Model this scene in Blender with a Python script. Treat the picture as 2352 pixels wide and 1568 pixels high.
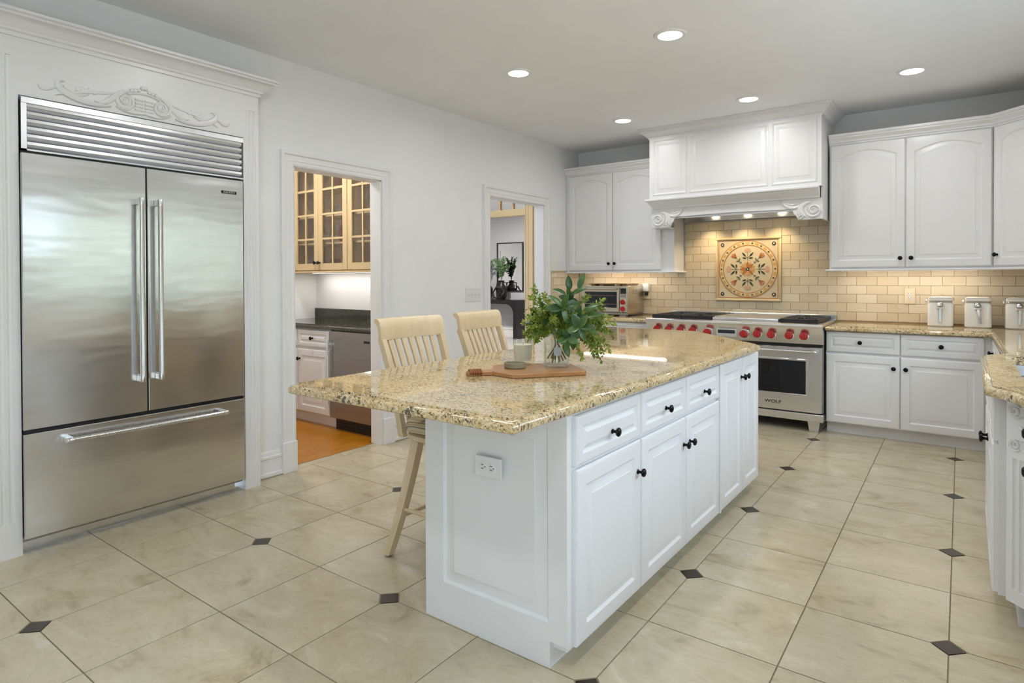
import bpy, bmesh, math, random
from math import pi, sin, cos, radians
from mathutils import Vector, Matrix
from mathutils.geometry import tessellate_polygon

for _o in list(bpy.data.objects):
    bpy.data.objects.remove(_o)
SC = bpy.context.scene
COL = SC.collection
RND = random.Random(7)

# ------------------------------------------------------------------ camera
CAM_H = 1.2894
YAW, PITCH, ROLL = 0.63934, -0.00955, -0.00315
_f = Vector((-sin(YAW) * cos(PITCH), cos(YAW) * cos(PITCH), sin(PITCH)))
_r = Vector((cos(YAW), sin(YAW), 0)); _u = _r.cross(_f)
_r2 = cos(ROLL) * _r + sin(ROLL) * _u; _u2 = -sin(ROLL) * _r + cos(ROLL) * _u
_cd = bpy.data.cameras.new('camera'); _cam = bpy.data.objects.new('camera', _cd); COL.objects.link(_cam)
_cd.sensor_fit = 'HORIZONTAL'; _cd.sensor_width = 36; _cd.lens = 1407.34 / 2352 * 36
_cd.shift_y = (653.22 - 784) / 2352; _cd.clip_start = 0.02
_m = Matrix((_r2, _u2, -_f)).transposed().to_4x4(); _m.translation = (0, 0, CAM_H); _cam.matrix_world = _m
SC.camera = _cam

# ------------------------------------------------------------------ world, exposure, window light
SC.view_settings.view_transform = 'Standard'; SC.view_settings.look = 'None'
SC.view_settings.exposure = 0.43; SC.view_settings.gamma = 1.0; SC.view_settings.use_curve_mapping = False
W = bpy.data.worlds.new('daylight'); SC.world = W; W.use_nodes = True
_bg = W.node_tree.nodes['Background']; _bg.inputs[0].default_value = (0.69, 0.84, 1.0, 1); _bg.inputs[1].default_value = 5.6
SC.cycles.max_bounces = 8; SC.cycles.diffuse_bounces = 4; SC.cycles.glossy_bounces = 3; SC.cycles.adaptive_threshold = 0.02
SC.cycles.transmission_bounces = 8; SC.cycles.transparent_max_bounces = 12
SC.cycles.caustics_reflective = False; SC.cycles.caustics_refractive = False
SC.cycles.sample_clamp_indirect = 5.0; SC.cycles.use_denoising = True

_sl = bpy.data.lights.new('sun', 'SUN'); _sl.energy = 26; _sl.angle = .01; _sl.color = (1, .97, .92)
_sun = bpy.data.objects.new('sun', _sl); COL.objects.link(_sun); _sun.rotation_euler = (0, radians(-42), 0)     # high over the house, on the garden beyond the right wall
def portal(x0, x1, y0, y1, z0, z1, rot):
    l = bpy.data.lights.new('window_portal', 'AREA'); l.shape = 'RECTANGLE'
    o = bpy.data.objects.new('window_portal', l); COL.objects.link(o)
    o.location = ((x0 + x1) / 2, (y0 + y1) / 2, (z0 + z1) / 2); o.rotation_euler = rot
    l.size = max(x1 - x0, y1 - y0); l.size_y = z1 - z0; l.cycles.is_portal = True; o['kind'] = 'helper'
    return o
LAMP_W, STRIP_W, HOOD_W = 3.4, .72, 2.5          # watts of one downlight, one strip, one hood lamp

# key planes (metres)
XL, XR, YB, YF, ZC = -3.655, 0.75, 6.23, -2.6, 2.75      # left, right, back, front walls, ceiling
WT = 0.11
CT = 0.893                                             # worktop height
portal(XR + .02, XR + .02, 1.9, 4.6, 1.05, 2.08, (pi / 2, 0, pi / 2))
portal(XR + .02, XR + .02, -2.3, .2, .06, 2.2, (pi / 2, 0, pi / 2))

# ------------------------------------------------------------------ materials
MATS = {}
def mat(name, color=(.8, .8, .8), rough=.5, metal=0., **kw):
    if name in MATS: return MATS[name]
    m = bpy.data.materials.new(name); m.use_nodes = True
    b = m.node_tree.nodes['Principled BSDF']
    b.inputs['Base Color'].default_value = (*color, 1); b.inputs['Roughness'].default_value = rough
    b.inputs['Metallic'].default_value = metal
    for k, v in kw.items(): b.inputs[k.replace('_', ' ')].default_value = v
    MATS[name] = m
    return m
class NT:
    def __init__(s, m): s.t = m.node_tree; s.b = s.t.nodes['Principled BSDF']
    def n(s, typ, **kw):
        n = s.t.nodes.new(typ)
        for k, v in kw.items():
            if isinstance(k, str) and hasattr(n, k): setattr(n, k, v)
            else: n.inputs[k.replace('_', ' ')].default_value = v
        return n
    def l(s, a, b): s.t.links.new(a, b)
    def coord(s, scale=(1, 1, 1), out='Object', rnd=False, rot=(0, 0, 0)):
        c = s.n('ShaderNodeTexCoord'); mp = s.n('ShaderNodeMapping'); mp.inputs['Scale'].default_value = scale
        mp.inputs['Rotation'].default_value = rot
        s.l(c.outputs[out], mp.inputs['Vector'])
        if rnd:
            oi = s.n('ShaderNodeObjectInfo'); ml = s.n('ShaderNodeMath', operation='MULTIPLY'); ml.inputs[1].default_value = 37.
            s.l(oi.outputs['Random'], ml.inputs[0]); s.l(ml.outputs[0], mp.inputs['Location'])
        return mp.outputs[0]
    def noise(s, vec, scale, detail=4, rough=.55, dist=0.):
        n = s.n('ShaderNodeTexNoise'); n.inputs['Scale'].default_value = scale; n.inputs['Detail'].default_value = detail
        n.inputs['Roughness'].default_value = rough; n.inputs['Distortion'].default_value = dist
        s.l(vec, n.inputs['Vector']); return n.outputs['Fac']
    def ramp(s, fac, stops):
        r = s.n('ShaderNodeValToRGB'); e = r.color_ramp.elements
        e[0].position, e[0].color = stops[0][0], (*stops[0][1], 1)
        e[1].position, e[1].color = stops[-1][0], (*stops[-1][1], 1)
        for p, c in stops[1:-1]:
            x = e.new(p); x.color = (*c, 1)
        s.l(fac, r.inputs[0]); return r.outputs[0]
    def mix(s, fac, a, b, mode='MIX'):
        m = s.n('ShaderNodeMix', data_type='RGBA', blend_type=mode)
        if isinstance(fac, (int, float)): m.inputs[0].default_value = fac
        else: s.l(fac, m.inputs[0])
        for v, i in ((a, 6), (b, 7)):
            if isinstance(v, tuple): m.inputs[i].default_value = (*v, 1)
            else: s.l(v, m.inputs[i])
        return m.outputs[2]
    def bump(s, h, strength=.2, dist=.002):
        b = s.n('ShaderNodeBump'); b.inputs['Strength'].default_value = strength; b.inputs['Distance'].default_value = dist
        s.l(h, b.inputs['Height']); s.l(b.outputs[0], s.b.inputs['Normal'])
    def color(s, c): s.l(c, s.b.inputs['Base Color'])

def paint(name, col, rough=.45, sc=60., amt=.03):
    m = mat(name, col, rough); t = NT(m); n = t.noise(t.coord(), 3., 3)
    t.color(t.ramp(n, [(.3, tuple(c * (1 - amt) for c in col)), (.7, col)]))
    t.bump(t.noise(t.coord(), sc, 2), .06, .001); return m
M_WALL = paint('wall_paint', (.875, .88, .89), .6, 140)
M_CEIL = paint('ceiling_paint', (.90, .91, .93), .7, 160)
M_TRIM = paint('trim_paint', (.85, .85, .85), .35)
M_CAB = paint('cabinet_paint', (.82, .818, .822), .32)
M_CREAM = paint('cream_paint', (.62, .47, .26), .35)
M_TAN = paint('tan_paint', (.56, .41, .205), .4)
M_GREY = paint('grey_wall_paint', (.50, .51, .54), .6, 120)
M_KNOB = mat('black_knob', (.004, .004, .006), .22, .6)
M_BLACK = mat('black_plastic', (.006, .006, .007), .4)
M_CAST = mat('cast_iron', (.012, .012, .013), .55)
M_WHITEP = mat('white_plastic', (.78, .78, .78), .3)
M_IVORY = mat('ivory_plastic', (.74, .62, .42), .35)
M_CHROME = mat('chrome', (.75, .75, .74), .08, 1.)
M_RED = mat('red_knob', (.42, .008, .006), .25)
M_CERAM = mat('cream_ceramic', (.86, .82, .74), .15)
M_GLASSBLK = mat('oven_glass', (.01, .012, .016), .05)

def steel(name, col=(.73, .73, .735), rough=.24, axis='H', wav=.0):
    m = mat(name, col, rough, 1.); t = NT(m)
    sc = (1.5, 1.5, 420) if axis == 'H' else (420, 420, 1.5)
    n = t.noise(t.coord(sc), 1., 3); t.color(t.ramp(n, [(.3, tuple(c * .96 for c in col)), (.7, tuple(min(1, c * 1.03) for c in col))]))
    r = t.ramp(n, [(.3, (rough * .85,) * 3), (.7, (rough * 1.15,) * 3)]); t.l(r, t.b.inputs['Roughness'])
    if wav:
        t.bump(t.noise(t.coord((.9, .9, 3.2)), 2.2, 2), 1., wav)
    return m
M_STEEL = steel('brushed_steel', rough=.19, wav=.0025)
M_STEEL2 = steel('range_steel', (.80, .815, .845), .24)
M_STEELV = steel('satin_bar', (.66, .66, .65), .27, 'V')
M_STEELD = steel('dark_steel', (.36, .35, .34), .3)

def granite(name, base, gold, dark, brown, spec=.06):
    m = mat(name, base, spec); t = NT(m)
    c = t.coord((1, 1.9, 1), rot=(0, 0, .25)); c2 = t.coord()
    big = t.noise(c2, 4., 4, .6, .6); mid = t.noise(c, 34, 5, .65, .6); fine = t.noise(c, 110, 4, .7, .4); blot = t.noise(c, 74, 4, .62, .8); sp = t.noise(c2, 9., 3, .5)
    col = t.ramp(big, [(.35, base), (.65, gold)])
    col = t.mix(t.ramp(mid, [(.44, (0, 0, 0)), (.58, (.8,) * 3)]), col, tuple(min(1, b * k) for b, k in zip(base, (1.15, 1.24, 1.5))))
    col = t.mix(t.ramp(fine, [(.50, (0, 0, 0)), (.60, (.75,) * 3)]), col, brown)
    thr = t.n('ShaderNodeMath', operation='MULTIPLY_ADD'); thr.inputs[1].default_value = .30; t.l(sp, thr.inputs[0]); t.l(blot, thr.inputs[2])
    col = t.mix(t.ramp(thr.outputs[0], [(.705, (0, 0, 0)), (.76, (.92,) * 3)]), col, dark)
    t.b.inputs['Specular IOR Level'].default_value = .75; t.color(col); return m
M_GRAN = granite('gold_granite', (.66, .51, .275), (.60, .42, .17), (.045, .036, .030), (.27, .175, .085), .035)
M_GRAN2 = granite('green_granite', (.022, .024, .012), (.03, .03, .014), (.006, .006, .004), (.06, .05, .02), .08)

def _floor():
    m = mat('floor_tile_ceramic', (.6, .53, .40), .22); t = NT(m)
    c = t.coord((1, 1.8, 1), rnd=True, rot=(0, 0, .35)); n = t.noise(c, 3.0, 12, .68, 1.1); n2 = t.noise(t.coord((1, 1.4, 1), rnd=True), 1.1, 4, .6, .6); n3 = t.noise(c, 26, 6, .7, .3)
    col = t.ramp(n, [(.28, (.34, .275, .165)), (.42, (.52, .44, .285)), (.58, (.60, .525, .365)), (.72, (.73, .66, .50))])
    col = t.mix(t.ramp(n2, [(.35, (0, 0, 0)), (.70, (.5,) * 3)]), col, (.59, .54, .43))
    col = t.mix(t.ramp(n3, [(.30, (.35,) * 3), (.48, (0, 0, 0))]), col, (.36, .30, .20))
    t.color(col); t.l(t.ramp(n, [(.3, (.27,) * 3), (.7, (.19,) * 3)]), t.b.inputs['Roughness']); return m
M_TILE = _floor()
M_GROUT = paint('floor_grout', (.30, .25, .17), .85)
M_DIAM = paint('brown_accent_tile', (.034, .022, .011), .32, 60, .3)
def _wood(name, a, b, rough, sc=(1, 14, 14), k=6., coat=0.):
    m = mat(name, a, rough); t = NT(m); c = t.coord(sc, rnd=True); n = t.noise(c, k, 6, .6, 1.2)
    t.color(t.ramp(n, [(.3, a), (.7, b)])); t.b.inputs['Coat Weight'].default_value = coat; return m
M_OAK = _wood('oak_plank', (.36, .115, .003), (.60, .255, .010), .3, (16, 1, 16), 4., .0)
M_MAPLE = _wood('maple', (.68, .52, .31), (.76, .61, .40), .3, (6, 6, 1.2), 3.)
M_BOARD = _wood('acacia_board', (.33, .145, .05), (.47, .24, .09), .35, (2, 14, 14), 3.)
M_BAMBOO = _wood('bamboo', (.46, .30, .13), (.58, .40, .2), .4)
def _splash():
    m = mat('cream_marble_tile', (.72, .58, .38), .22); t = NT(m)
    c = t.coord(rnd=True); n = t.noise(c, 9, 5, .6, 1.5)
    oi = t.n('ShaderNodeObjectInfo'); v = t.ramp(oi.outputs['Random'], [(0, (.64, .53, .36)), (.5, (.70, .585, .41)), (1, (.75, .65, .49))])
    t.color(t.mix(t.ramp(n, [(.62, (0, 0, 0)), (.72, (.35,) * 3)]), v, (.50, .36, .18))); return m
M_SPL = _splash()
M_SGROUT = paint('splash_grout', (.50, .37, .20), .8)
def glass(name, col=(1, 1, 1), ior=1.45, rough=0.):
    return mat(name, col, rough, 0., Transmission_Weight=1., IOR=ior)

def _pane(name, col, ior):
    m = bpy.data.materials.new(name); m.use_nodes = True; t = m.node_tree; t.nodes.remove(t.nodes['Principled BSDF'])
    a = t.nodes.new('ShaderNodeBsdfTransparent'); g = t.nodes.new('ShaderNodeBsdfGlossy'); g.inputs['Roughness'].default_value = .02
    f = t.nodes.new('ShaderNodeFresnel'); ge = t.nodes.new('ShaderNodeNewGeometry'); mr = t.nodes.new('ShaderNodeMapRange')
    mr.inputs['To Min'].default_value = ior; mr.inputs['To Max'].default_value = 1 / ior; t.links.new(ge.outputs['Backfacing'], mr.inputs['Value']); t.links.new(mr.outputs[0], f.inputs[0])
    f.inputs[0].default_value = ior; a.inputs[0].default_value = (*col, 1); x = t.nodes.new('ShaderNodeMixShader')
    t.links.new(f.outputs[0], x.inputs[0]); t.links.new(a.outputs[0], x.inputs[1]); t.links.new(g.outputs[0], x.inputs[2])
    t.links.new(x.outputs[0], t.nodes['Material Output'].inputs[0]); return m
M_PANE = _pane('window_pane', (1, 1, 1), 1.45); M_GLASS = _pane('clear_glass', (.965, .975, .965), 1.5); M_WATER = _pane('water', (.95, .97, .94), 1.3)
def emit(name, col, s):
    m = mat(name, (0, 0, 0), .5); b = m.node_tree.nodes['Principled BSDF']
    b.inputs['Emission Color'].default_value = (*col, 1); b.inputs['Emission Strength'].default_value = s; return m
M_LAMP = emit('lamp_diffuser', (1, .95, .86), 9.)
M_STRIP = emit('led_strip', (1, .91, .78), 14.)
def leafm(name, a, b, rough=.35):
    m = mat(name, a, rough); t = NT(m); oi = t.n('ShaderNodeObjectInfo'); n = t.noise(t.coord(), 25., 2)
    mx = t.mix(.5, n, oi.outputs['Random']); t.color(t.ramp(mx, [(.25, a), (.75, b)])); return m
M_LEAF = leafm('dark_leaf', (.010, .045, .006), (.05, .12, .018), .3)
M_FERN = leafm('light_foliage', (.13, .20, .015), (.34, .40, .06), .5)
M_STEMG = mat('green_stem', (.17, .27, .05), .5); M_STEMB = mat('brown_stem', (.22, .09, .03), .5)

# ------------------------------------------------------------------ mesh helpers
class MB:
    def __init__(s): s.v = []; s.f = []
    def add(s, vs, fs):
        o = len(s.v); s.v += [tuple(v) for v in vs]; s.f += [tuple(i + o for i in f) for f in fs]; return s
    def box(s, x0, x1, y0, y1, z0, z1, b=0.):
        if b > 0:
            bm = bmesh.new(); bmesh.ops.create_cube(bm, size=1.)
            for v in bm.verts: v.co = Vector(((x0 + x1) / 2 + v.co.x * (x1 - x0), (y0 + y1) / 2 + v.co.y * (y1 - y0), (z0 + z1) / 2 + v.co.z * (z1 - z0)))
            bmesh.ops.bevel(bm, geom=bm.edges[:], offset=b, segments=2 if b > .004 else 1, affect='EDGES', profile=.5)
            bm.verts.index_update(); s.add([v.co for v in bm.verts], [[v.index for v in f.verts] for f in bm.faces]); bm.free(); return s
        return s.add([(x0, y0, z0), (x1, y0, z0), (x1, y1, z0), (x0, y1, z0), (x0, y0, z1), (x1, y0, z1), (x1, y1, z1), (x0, y1, z1)],
                     [(0, 3, 2, 1), (4, 5, 6, 7), (0, 1, 5, 4), (1, 2, 6, 5), (2, 3, 7, 6), (3, 0, 4, 7)])
    def loops(s, ls, cap0=True, cap1=True, closed=True):
        n = len(ls[0]); vs = [p for l in ls for p in l]; fs = []
        for k in range(len(ls) - 1):
            for i in range(n if closed else n - 1):
                j = (i + 1) % n; fs.append((k * n + i, k * n + j, (k + 1) * n + j, (k + 1) * n + i))
        if cap0: fs.append(tuple(range(n))[::-1])
        if cap1: fs.append(tuple((len(ls) - 1) * n + i for i in range(n)))
        return s.add(vs, fs)
    def lathe(s, prof, n=24, c=(0, 0, 0), ax='z'):
        ls = []
        for r, h in prof:
            l = []
            for i in range(n):
                a = 2 * pi * i / n; p = (r * cos(a), r * sin(a), h)
                if ax == 'y': p = (p[0], p[2], -p[1])
                if ax == 'x': p = (p[2], p[0], p[1])
                l.append((c[0] + p[0], c[1] + p[1], c[2] + p[2]))
            ls.append(l)
        return s.loops(ls)
    def tube(s, pts, r, n=8, flat=1.):
        pts = [Vector(p) for p in pts]; rr = r if isinstance(r, (list, tuple)) else [r] * len(pts); ls = []; up = None
        for i, p in enumerate(pts):
            d = (pts[min(i + 1, len(pts) - 1)] - pts[max(i - 1, 0)]).normalized()
            if up is None: up = Vector((0, 0, 1)) if abs(d.z) < .9 else Vector((1, 0, 0))
            a = d.cross(up).normalized(); b = a.cross(d).normalized(); up = b
            ls.append([p + a * rr[i] * cos(2 * pi * k / n) + b * rr[i] * flat * sin(2 * pi * k / n) for k in range(n)])
        return s.loops(ls)
    def prism(s, poly, z0, z1):
        return s.loops([[(x, y, z0) for x, y in poly], [(x, y, z1) for x, y in poly]])
    def sweep(s, path, prof, closed=False, caps=True):
        n = len(path); P = [Vector(p) for p in path]; ls = []
        for i in range(n):
            ns = []
            for a, b in ((i - 1, i), (i, i + 1)):
                if closed or (0 <= a and b < n):
                    d = (P[b % n] - P[a % n]).normalized(); ns.append(Vector((d.y, -d.x)))
            m = ns[0] if len(ns) == 1 else (ns[0] + ns[1]) / (1 + ns[0].dot(ns[1]))
            ls.append([(P[i].x + m.x * d, P[i].y + m.y * d, z) for d, z in prof])
        if closed: ls.append(ls[0])
        return s.loops(ls, caps and not closed, caps and not closed)
    def xf(s, m):
        s.v = [tuple(m @ Vector(v)) for v in s.v]; return s
    def mesh(s, name, smooth=35):
        me = bpy.data.meshes.new(name); me.from_pydata(s.v, [], s.f); me.validate()
        bm = bmesh.new(); bm.from_mesh(me); bmesh.ops.recalc_face_normals(bm, faces=bm.faces[:]); bm.to_mesh(me); bm.free()
        if smooth:
            me.polygons.foreach_set('use_smooth', [True] * len(me.polygons)); me.set_sharp_from_angle(angle=radians(smooth))
        me.update(); return me
def B(*a, **k): return MB().box(*a, **k)
def wmat(o):
    m = o.matrix_basis.copy()
    if o.parent: m = wmat(o.parent) @ o.matrix_parent_inverse @ m
    return m
def link(name, data, material=None, parent=None, world=False, loc=None, rot=None, scale=None):
    o = bpy.data.objects.new(name, data); COL.objects.link(o)
    if material and data and not data.materials: data.materials.append(material)
    if loc is not None: o.location = loc
    if rot is not None: o.rotation_euler = rot
    if scale is not None: o.scale = scale
    if parent:
        o.parent = parent
        if world: o.matrix_parent_inverse = wmat(parent).inverted()
    return o
def part(name, mb, material, parent, world=False, smooth=35, label=None, **k):
    o = link(name, mb.mesh(name, smooth) if isinstance(mb, MB) else mb, material, parent, world, **k)
    if label: o['label'] = label
    return o
def tag(o, label, cat, group=None):
    o['label'] = label; o['category'] = cat
    if group: o['group'] = group
    return o
def thing(name, label, cat, loc=(0, 0, 0), rz=0., group=None):
    o = link(name, None, loc=loc, rot=(0, 0, rz)); o.empty_display_size = .1
    return tag(o, label, cat, group)
def struct(name, mb, material, parent=None, smooth=35, label=None):
    o = link(name, mb.mesh(name, smooth), material, parent, bool(parent))
    if not parent: o['kind'] = 'structure'
    if label: o['label'] = label
    return o
def text_mesh(txt, size, depth, bold=False):
    c = bpy.data.curves.new('lettering', 'FONT'); c.body = txt; c.size = size; c.extrude = depth; c.align_x = 'CENTER'; c.align_y = 'CENTER'
    if bold: c.offset = size * .018
    o = bpy.data.objects.new('lettering', c); COL.objects.link(o)
    me = bpy.data.meshes.new_from_object(o); bpy.data.objects.remove(o); return me
def rect_loop(x0, x1, z0, z1, y, arch=0., k=10):
    pts = [(x0, y, z0), (x1, y, z0)]
    for i in range(k + 1):
        t = i / k; pts.append((x1 + (x0 - x1) * t, y, z1 - arch + arch * sin(pi * t) if arch else z1))
    return pts
_dc = {}
def door_mesh(w, h, t=.02, arch=0., st=.058, k=10):
    key = (round(w, 4), round(h, 4), t, arch, st)
    if key not in _dc:
        L = lambda d, y, ar=0.: rect_loop(d, w - d, d, h - d, y, ar, k if arch else 2)
        ls = [L(0, 0), L(0, -t + .007), L(.004, -t + .002), L(.009, -t), L(.012, -t - .0005)]
        A = arch
        ls += [L(st, -t - .0005, A), L(st + .004, -t + .004, A), L(st + .010, -t + .008, A), L(st + .014, -t + .008, A),
               L(st + .040 if st > .05 else st + .026, -t + .001, A), L(st + .042 if st > .05 else st + .028, -t - .001, A)]
        _dc[key] = MB().loops(ls).mesh('door_panel', 25)
    return _dc[key]
KNOB = MB().lathe([(.0095, 0), (.0095, -.003), (.006, -.006), (.0055, -.014), (.008, -.018), (.0155, -.022), (.0168, -.026), (.015, -.030), (.009, -.033), (.002, -.0335)], 20, ax='y').mesh('knob', 40)
def knob(parent, x, z, y=-.02):
    return link('knob', KNOB, M_KNOB, parent, loc=(x, y, z))
def door(parent, x0, x1, z0, z1, knobx=None, knobz=None, arch=0., st=.058, name='door', m=M_CAB, y=0.):
    d = link(name, door_mesh(x1 - x0, z1 - z0, arch=arch, st=st), m, parent, loc=(x0, y, z0))
    if knobx is not None: link('knob', KNOB, M_KNOB, d, loc=(knobx - x0, -.02, knobz - z0))
    return d

# ------------------------------------------------------------------ shell: walls, ceiling, floor
D1, D2, DH, DH2 = (2.44, 3.215), (4.555, 5.49), 2.052, 2.076          # doorways in the left wall
FR = (.925, 2.035, 2.155)                                # refrigerator recess
wl = MB(); xa, xb = XL - WT, XL
for y0, y1, z0, z1 in ((YF, FR[0], 0, ZC), (FR[0], FR[1], FR[2], ZC), (FR[1], D1[0], 0, ZC), (D1[0], D1[1], DH, ZC), (D1[1], D2[0], 0, ZC),
                       (D2[0], D2[1], DH2, ZC), (D2[1], YB + WT, 0, ZC)):
    wl.box(xa, xb, y0, y1, z0, z1)
struct('wall_left', wl, M_WALL)
wb = struct('wall_back', B(XL, XR + WT, YB, YB + WT, 0, ZC), M_WALL)
wr = MB(); WY = (1.9, 4.6, 1.05, 2.08); WG = (-2.3, .2, .06, 2.2)
for y0, y1, z0, z1 in ((YF, WG[0], 0, ZC), (WG[0], WG[1], 0, WG[2]), (WG[0], WG[1], WG[3], ZC), (WG[1], WY[0], 0, ZC), (WY[0], WY[1], 0, WY[2]), (WY[0], WY[1], WY[3], ZC), (WY[1], YB, 0, ZC)): wr.box(XR, XR + WT, y0, y1, z0, z1)
struct('wall_right', wr, M_WALL)
wf = B(XL, XR + WT, YF - WT, YF, 0, ZC)
struct('wall_front', wf, M_WALL)
struct('ceiling', B(-10.4, XR + WT, YF - WT, 11.2, ZC, ZC + .1), M_CEIL)
# windows
def window(n, a0, a1, z0, z1, fixed, axis, nl, lab):
    fr = MB(); mu = MB(); w = .055
    def bx(mb, a, b, c, d, t0, t1):
        if axis == 'y': mb.box(fixed + t0, fixed + t1, a, b, c, d)
        else: mb.box(a, b, fixed + t0, fixed + t1, c, d)
    for a, b, c, d in ((a0, a1, z0, z0 + w), (a0, a1, z1 - w, z1), (a0, a0 + w, z0 + w, z1 - w), (a1 - w, a1, z0 + w, z1 - w)): bx(fr, a, b, c, d, .02, .08)
    o = struct('window_%d' % n, fr, M_TRIM, label=lab)
    for i in range(nl):
        p0 = a0 + w + (a1 - a0 - 2 * w) * i / nl; p1 = a0 + w + (a1 - a0 - 2 * w) * (i + 1) / nl
        if i: m = MB(); bx(m, p0 - .02, p0 + .02, z0 + w, z1 - w, .025, .075); struct('mullion', m, M_TRIM, o)
        pm = MB(); bx(pm, p0 + (.02 if i else 0), p1 - .02, z0 + w, z1 - w, .048, .052); struct('pane', pm, M_PANE, o)
window(1, WY[0], WY[1], WY[2], WY[3], XR, 'y', 4, 'white framed window over the sink counter')
window(2, *WG, XR, 'y', 3, 'unseen glazed patio door added to let in more daylight')  # out of view, added to bring more daylight in from the right
struct('ground', B(-14, 16, -14, 14, -.4, -.32), paint('bounce_ground', (.68, .68, .68), .9))  # unseen ground, made pale to bounce daylight up onto the ceiling

def _trees():
    rn = random.Random(5); mb = MB()
    for k in range(26):
        c = Vector((rn.uniform(5., 8.), rn.uniform(-4, 11), rn.uniform(.6, 2.0))) if k < 16 else Vector((rn.uniform(-7, 4), rn.uniform(-11, -8), rn.uniform(.6, 1.8)))
        r = rn.uniform(1.0, 1.7); bm = bmesh.new(); bmesh.ops.create_icosphere(bm, subdivisions=3, radius=r)
        for v in bm.verts: v.co = c + v.co * rn.uniform(.82, 1.12)
        bm.verts.index_update(); mb.add([v.co for v in bm.verts], [[v.index for v in f.verts] for f in bm.faces]); bm.free()
    o = link('treeline', mb.mesh('treeline', 0), leafm('garden_leaf', (.055, .066, .05), (.11, .125, .095), .8)); o['kind'] = 'stuff'; tag(o, 'green garden trees outside the kitchen windows', 'trees')
_trees()
# floor: grout bed, tiles and brown corner diamonds, laid as in the photograph's grid
P, GX, GY, GR = .915, -.03365 * .915, -.14929 * .915, .00674
def clip(poly, x0, x1, y0, y1):
    for ax, lim, sg in ((0, x0, 1), (0, x1, -1), (1, y0, 1), (1, y1, -1)):
        out = []
        for i in range(len(poly)):
            a, b = poly[i], poly[(i + 1) % len(poly)]; da, db = sg * (a[ax] - lim), sg * (b[ax] - lim)
            if da >= 0: out.append(a)
            if da * db < 0: t = da / (da - db); out.append((a[0] + (b[0] - a[0]) * t, a[1] + (b[1] - a[1]) * t))
        poly = out
        if len(poly) < 3: return []
    return poly
def area(p): return abs(sum(p[i][0] * p[(i + 1) % len(p)][1] - p[(i + 1) % len(p)][0] * p[i][1] for i in range(len(p)))) / 2
def grid(a, b):
    x, y = a * P + GX, b * P + GY
    return (cos(GR) * x - sin(GR) * y, sin(GR) * x + cos(GR) * y)
FX0, FX1, FY0, FY1 = XL, XR, YF, YB
flo = struct('floor', B(FX0, FX1, FY0, FY1, -.06, -.0035).box(XL - .085, XL, D1[0], D1[1], -.06, -.0035), M_GROUT, label='beige stone look tile floor with brown corner diamonds')
g, dm = .0024 / P, .052 / P
tile_no = 0
for i in range(-9, 3):
    for j in range(-7, 16):
        a0, a1, b0, b1 = i / 2 + g, i / 2 + .5 - g, j / 2 + g, j / 2 + .5 - g
        cs = [(a0, b0), (a1, b0), (a1, b1), (a0, b1)]
        k = (0 if i % 2 == 0 else 1, 0 if j % 2 == 0 else 1)
        ci = {(0, 0): 0, (1, 0): 1, (1, 1): 2, (0, 1): 3}[k]          # the corner cut off for the diamond
        pl = []
        for q, (a, b) in enumerate(cs):
            if q != ci: pl.append((a, b)); continue
            s1 = (a, b + (dm if q in (0, 1) else -dm)); s2 = (a + (dm if q in (0, 3) else -dm), b)
            pl += [s1, s2] if q in (0, 2) else [s2, s1]
        pw = clip([grid(a, b) for a, b in pl], FX0 + .002, FX1 - .002, FY0 + .002, FY1 - .002)
        if len(pw) < 3 or area(pw) < .002: continue
        part('tile', MB().prism(pw, -.009, 0), M_TILE, flo, True, 0)
for i in range(-4, 2):
    for j in range(-3, 8):
        d = dm - g * 1.6
        pw = clip([grid(i - d, j), grid(i, j - d), grid(i + d, j), grid(i, j + d)], FX0 + .002, FX1 - .002, FY0 + .002, FY1 - .002)
        if len(pw) < 3 or area(pw) < .0005: continue
        part('accent_tile', MB().prism(pw, -.009, -.0002), M_DIAM, flo, True, 0)
# strip of tile and wooden saddle inside doorway 1
for k in range(2):
    y0, y1 = D1[0] + .002 + k * .42, (D1[0] + .418 if k == 0 else D1[1] - .002)
    part('tile', B(XL - .083, XL - .002, y0, y1, -.009, 0), M_TILE, flo, True, 0)

# casings, plinths, baseboards
CAS = [(0, 0), (0, .014), (.010, .018), (.016, .013), (.030, .013), (.034, .018), (.050, .018), (.054, .013), (.068, .014), (.076, .026), (.098, .026), (.098, 0)]
def casing(n, y0, y1, zt, x, sgn=1):
    ls = [[(x + sgn * p, y0 - d, 0) for d, p in CAS], [(x + sgn * p, y0 - d, zt + d) for d, p in CAS],
          [(x + sgn * p, y1 + d, zt + d) for d, p in CAS], [(x + sgn * p, y1 + d, 0) for d, p in CAS]]
    o = struct('trim_%d' % n, MB().loops(ls), M_TRIM, label='white fluted door casing')
    for s, yy in ((-1, y0), (1, y1)):
        a, b = (yy - .104, yy + .004) if s < 0 else (yy - .004, yy + .104)
        struct('plinth_block', B(min(x, x + sgn * .034), max(x, x + sgn * .034), a, b, 0, .205, b=.003), M_TRIM, o)
    return o
def jamb(n, y0, y1, zt):
    m = MB().box(XL - WT - .004, XL + .004, y0 - .001, y0 + .012, 0, zt).box(XL - WT - .004, XL + .004, y1 - .012, y1 + .001, 0, zt).box(XL - WT - .004, XL + .004, y0, y1, zt - .006, zt + .001)
    struct('trim_%d' % n, m, M_TRIM)
casing(1, D1[0], D1[1], DH, XL); casing(2, D2[0], D2[1], DH2, XL); jamb(3, *D1, DH); jamb(4, *D2, DH2)
BBP = [(0, 0), (.018, 0), (.03, .012), (.03, .030), (.016, .034), (.016, .118), (.022, .124), (.022, .138), (.014, .142), (.014, .150), (.010, .165), (.0, .170)]
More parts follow.
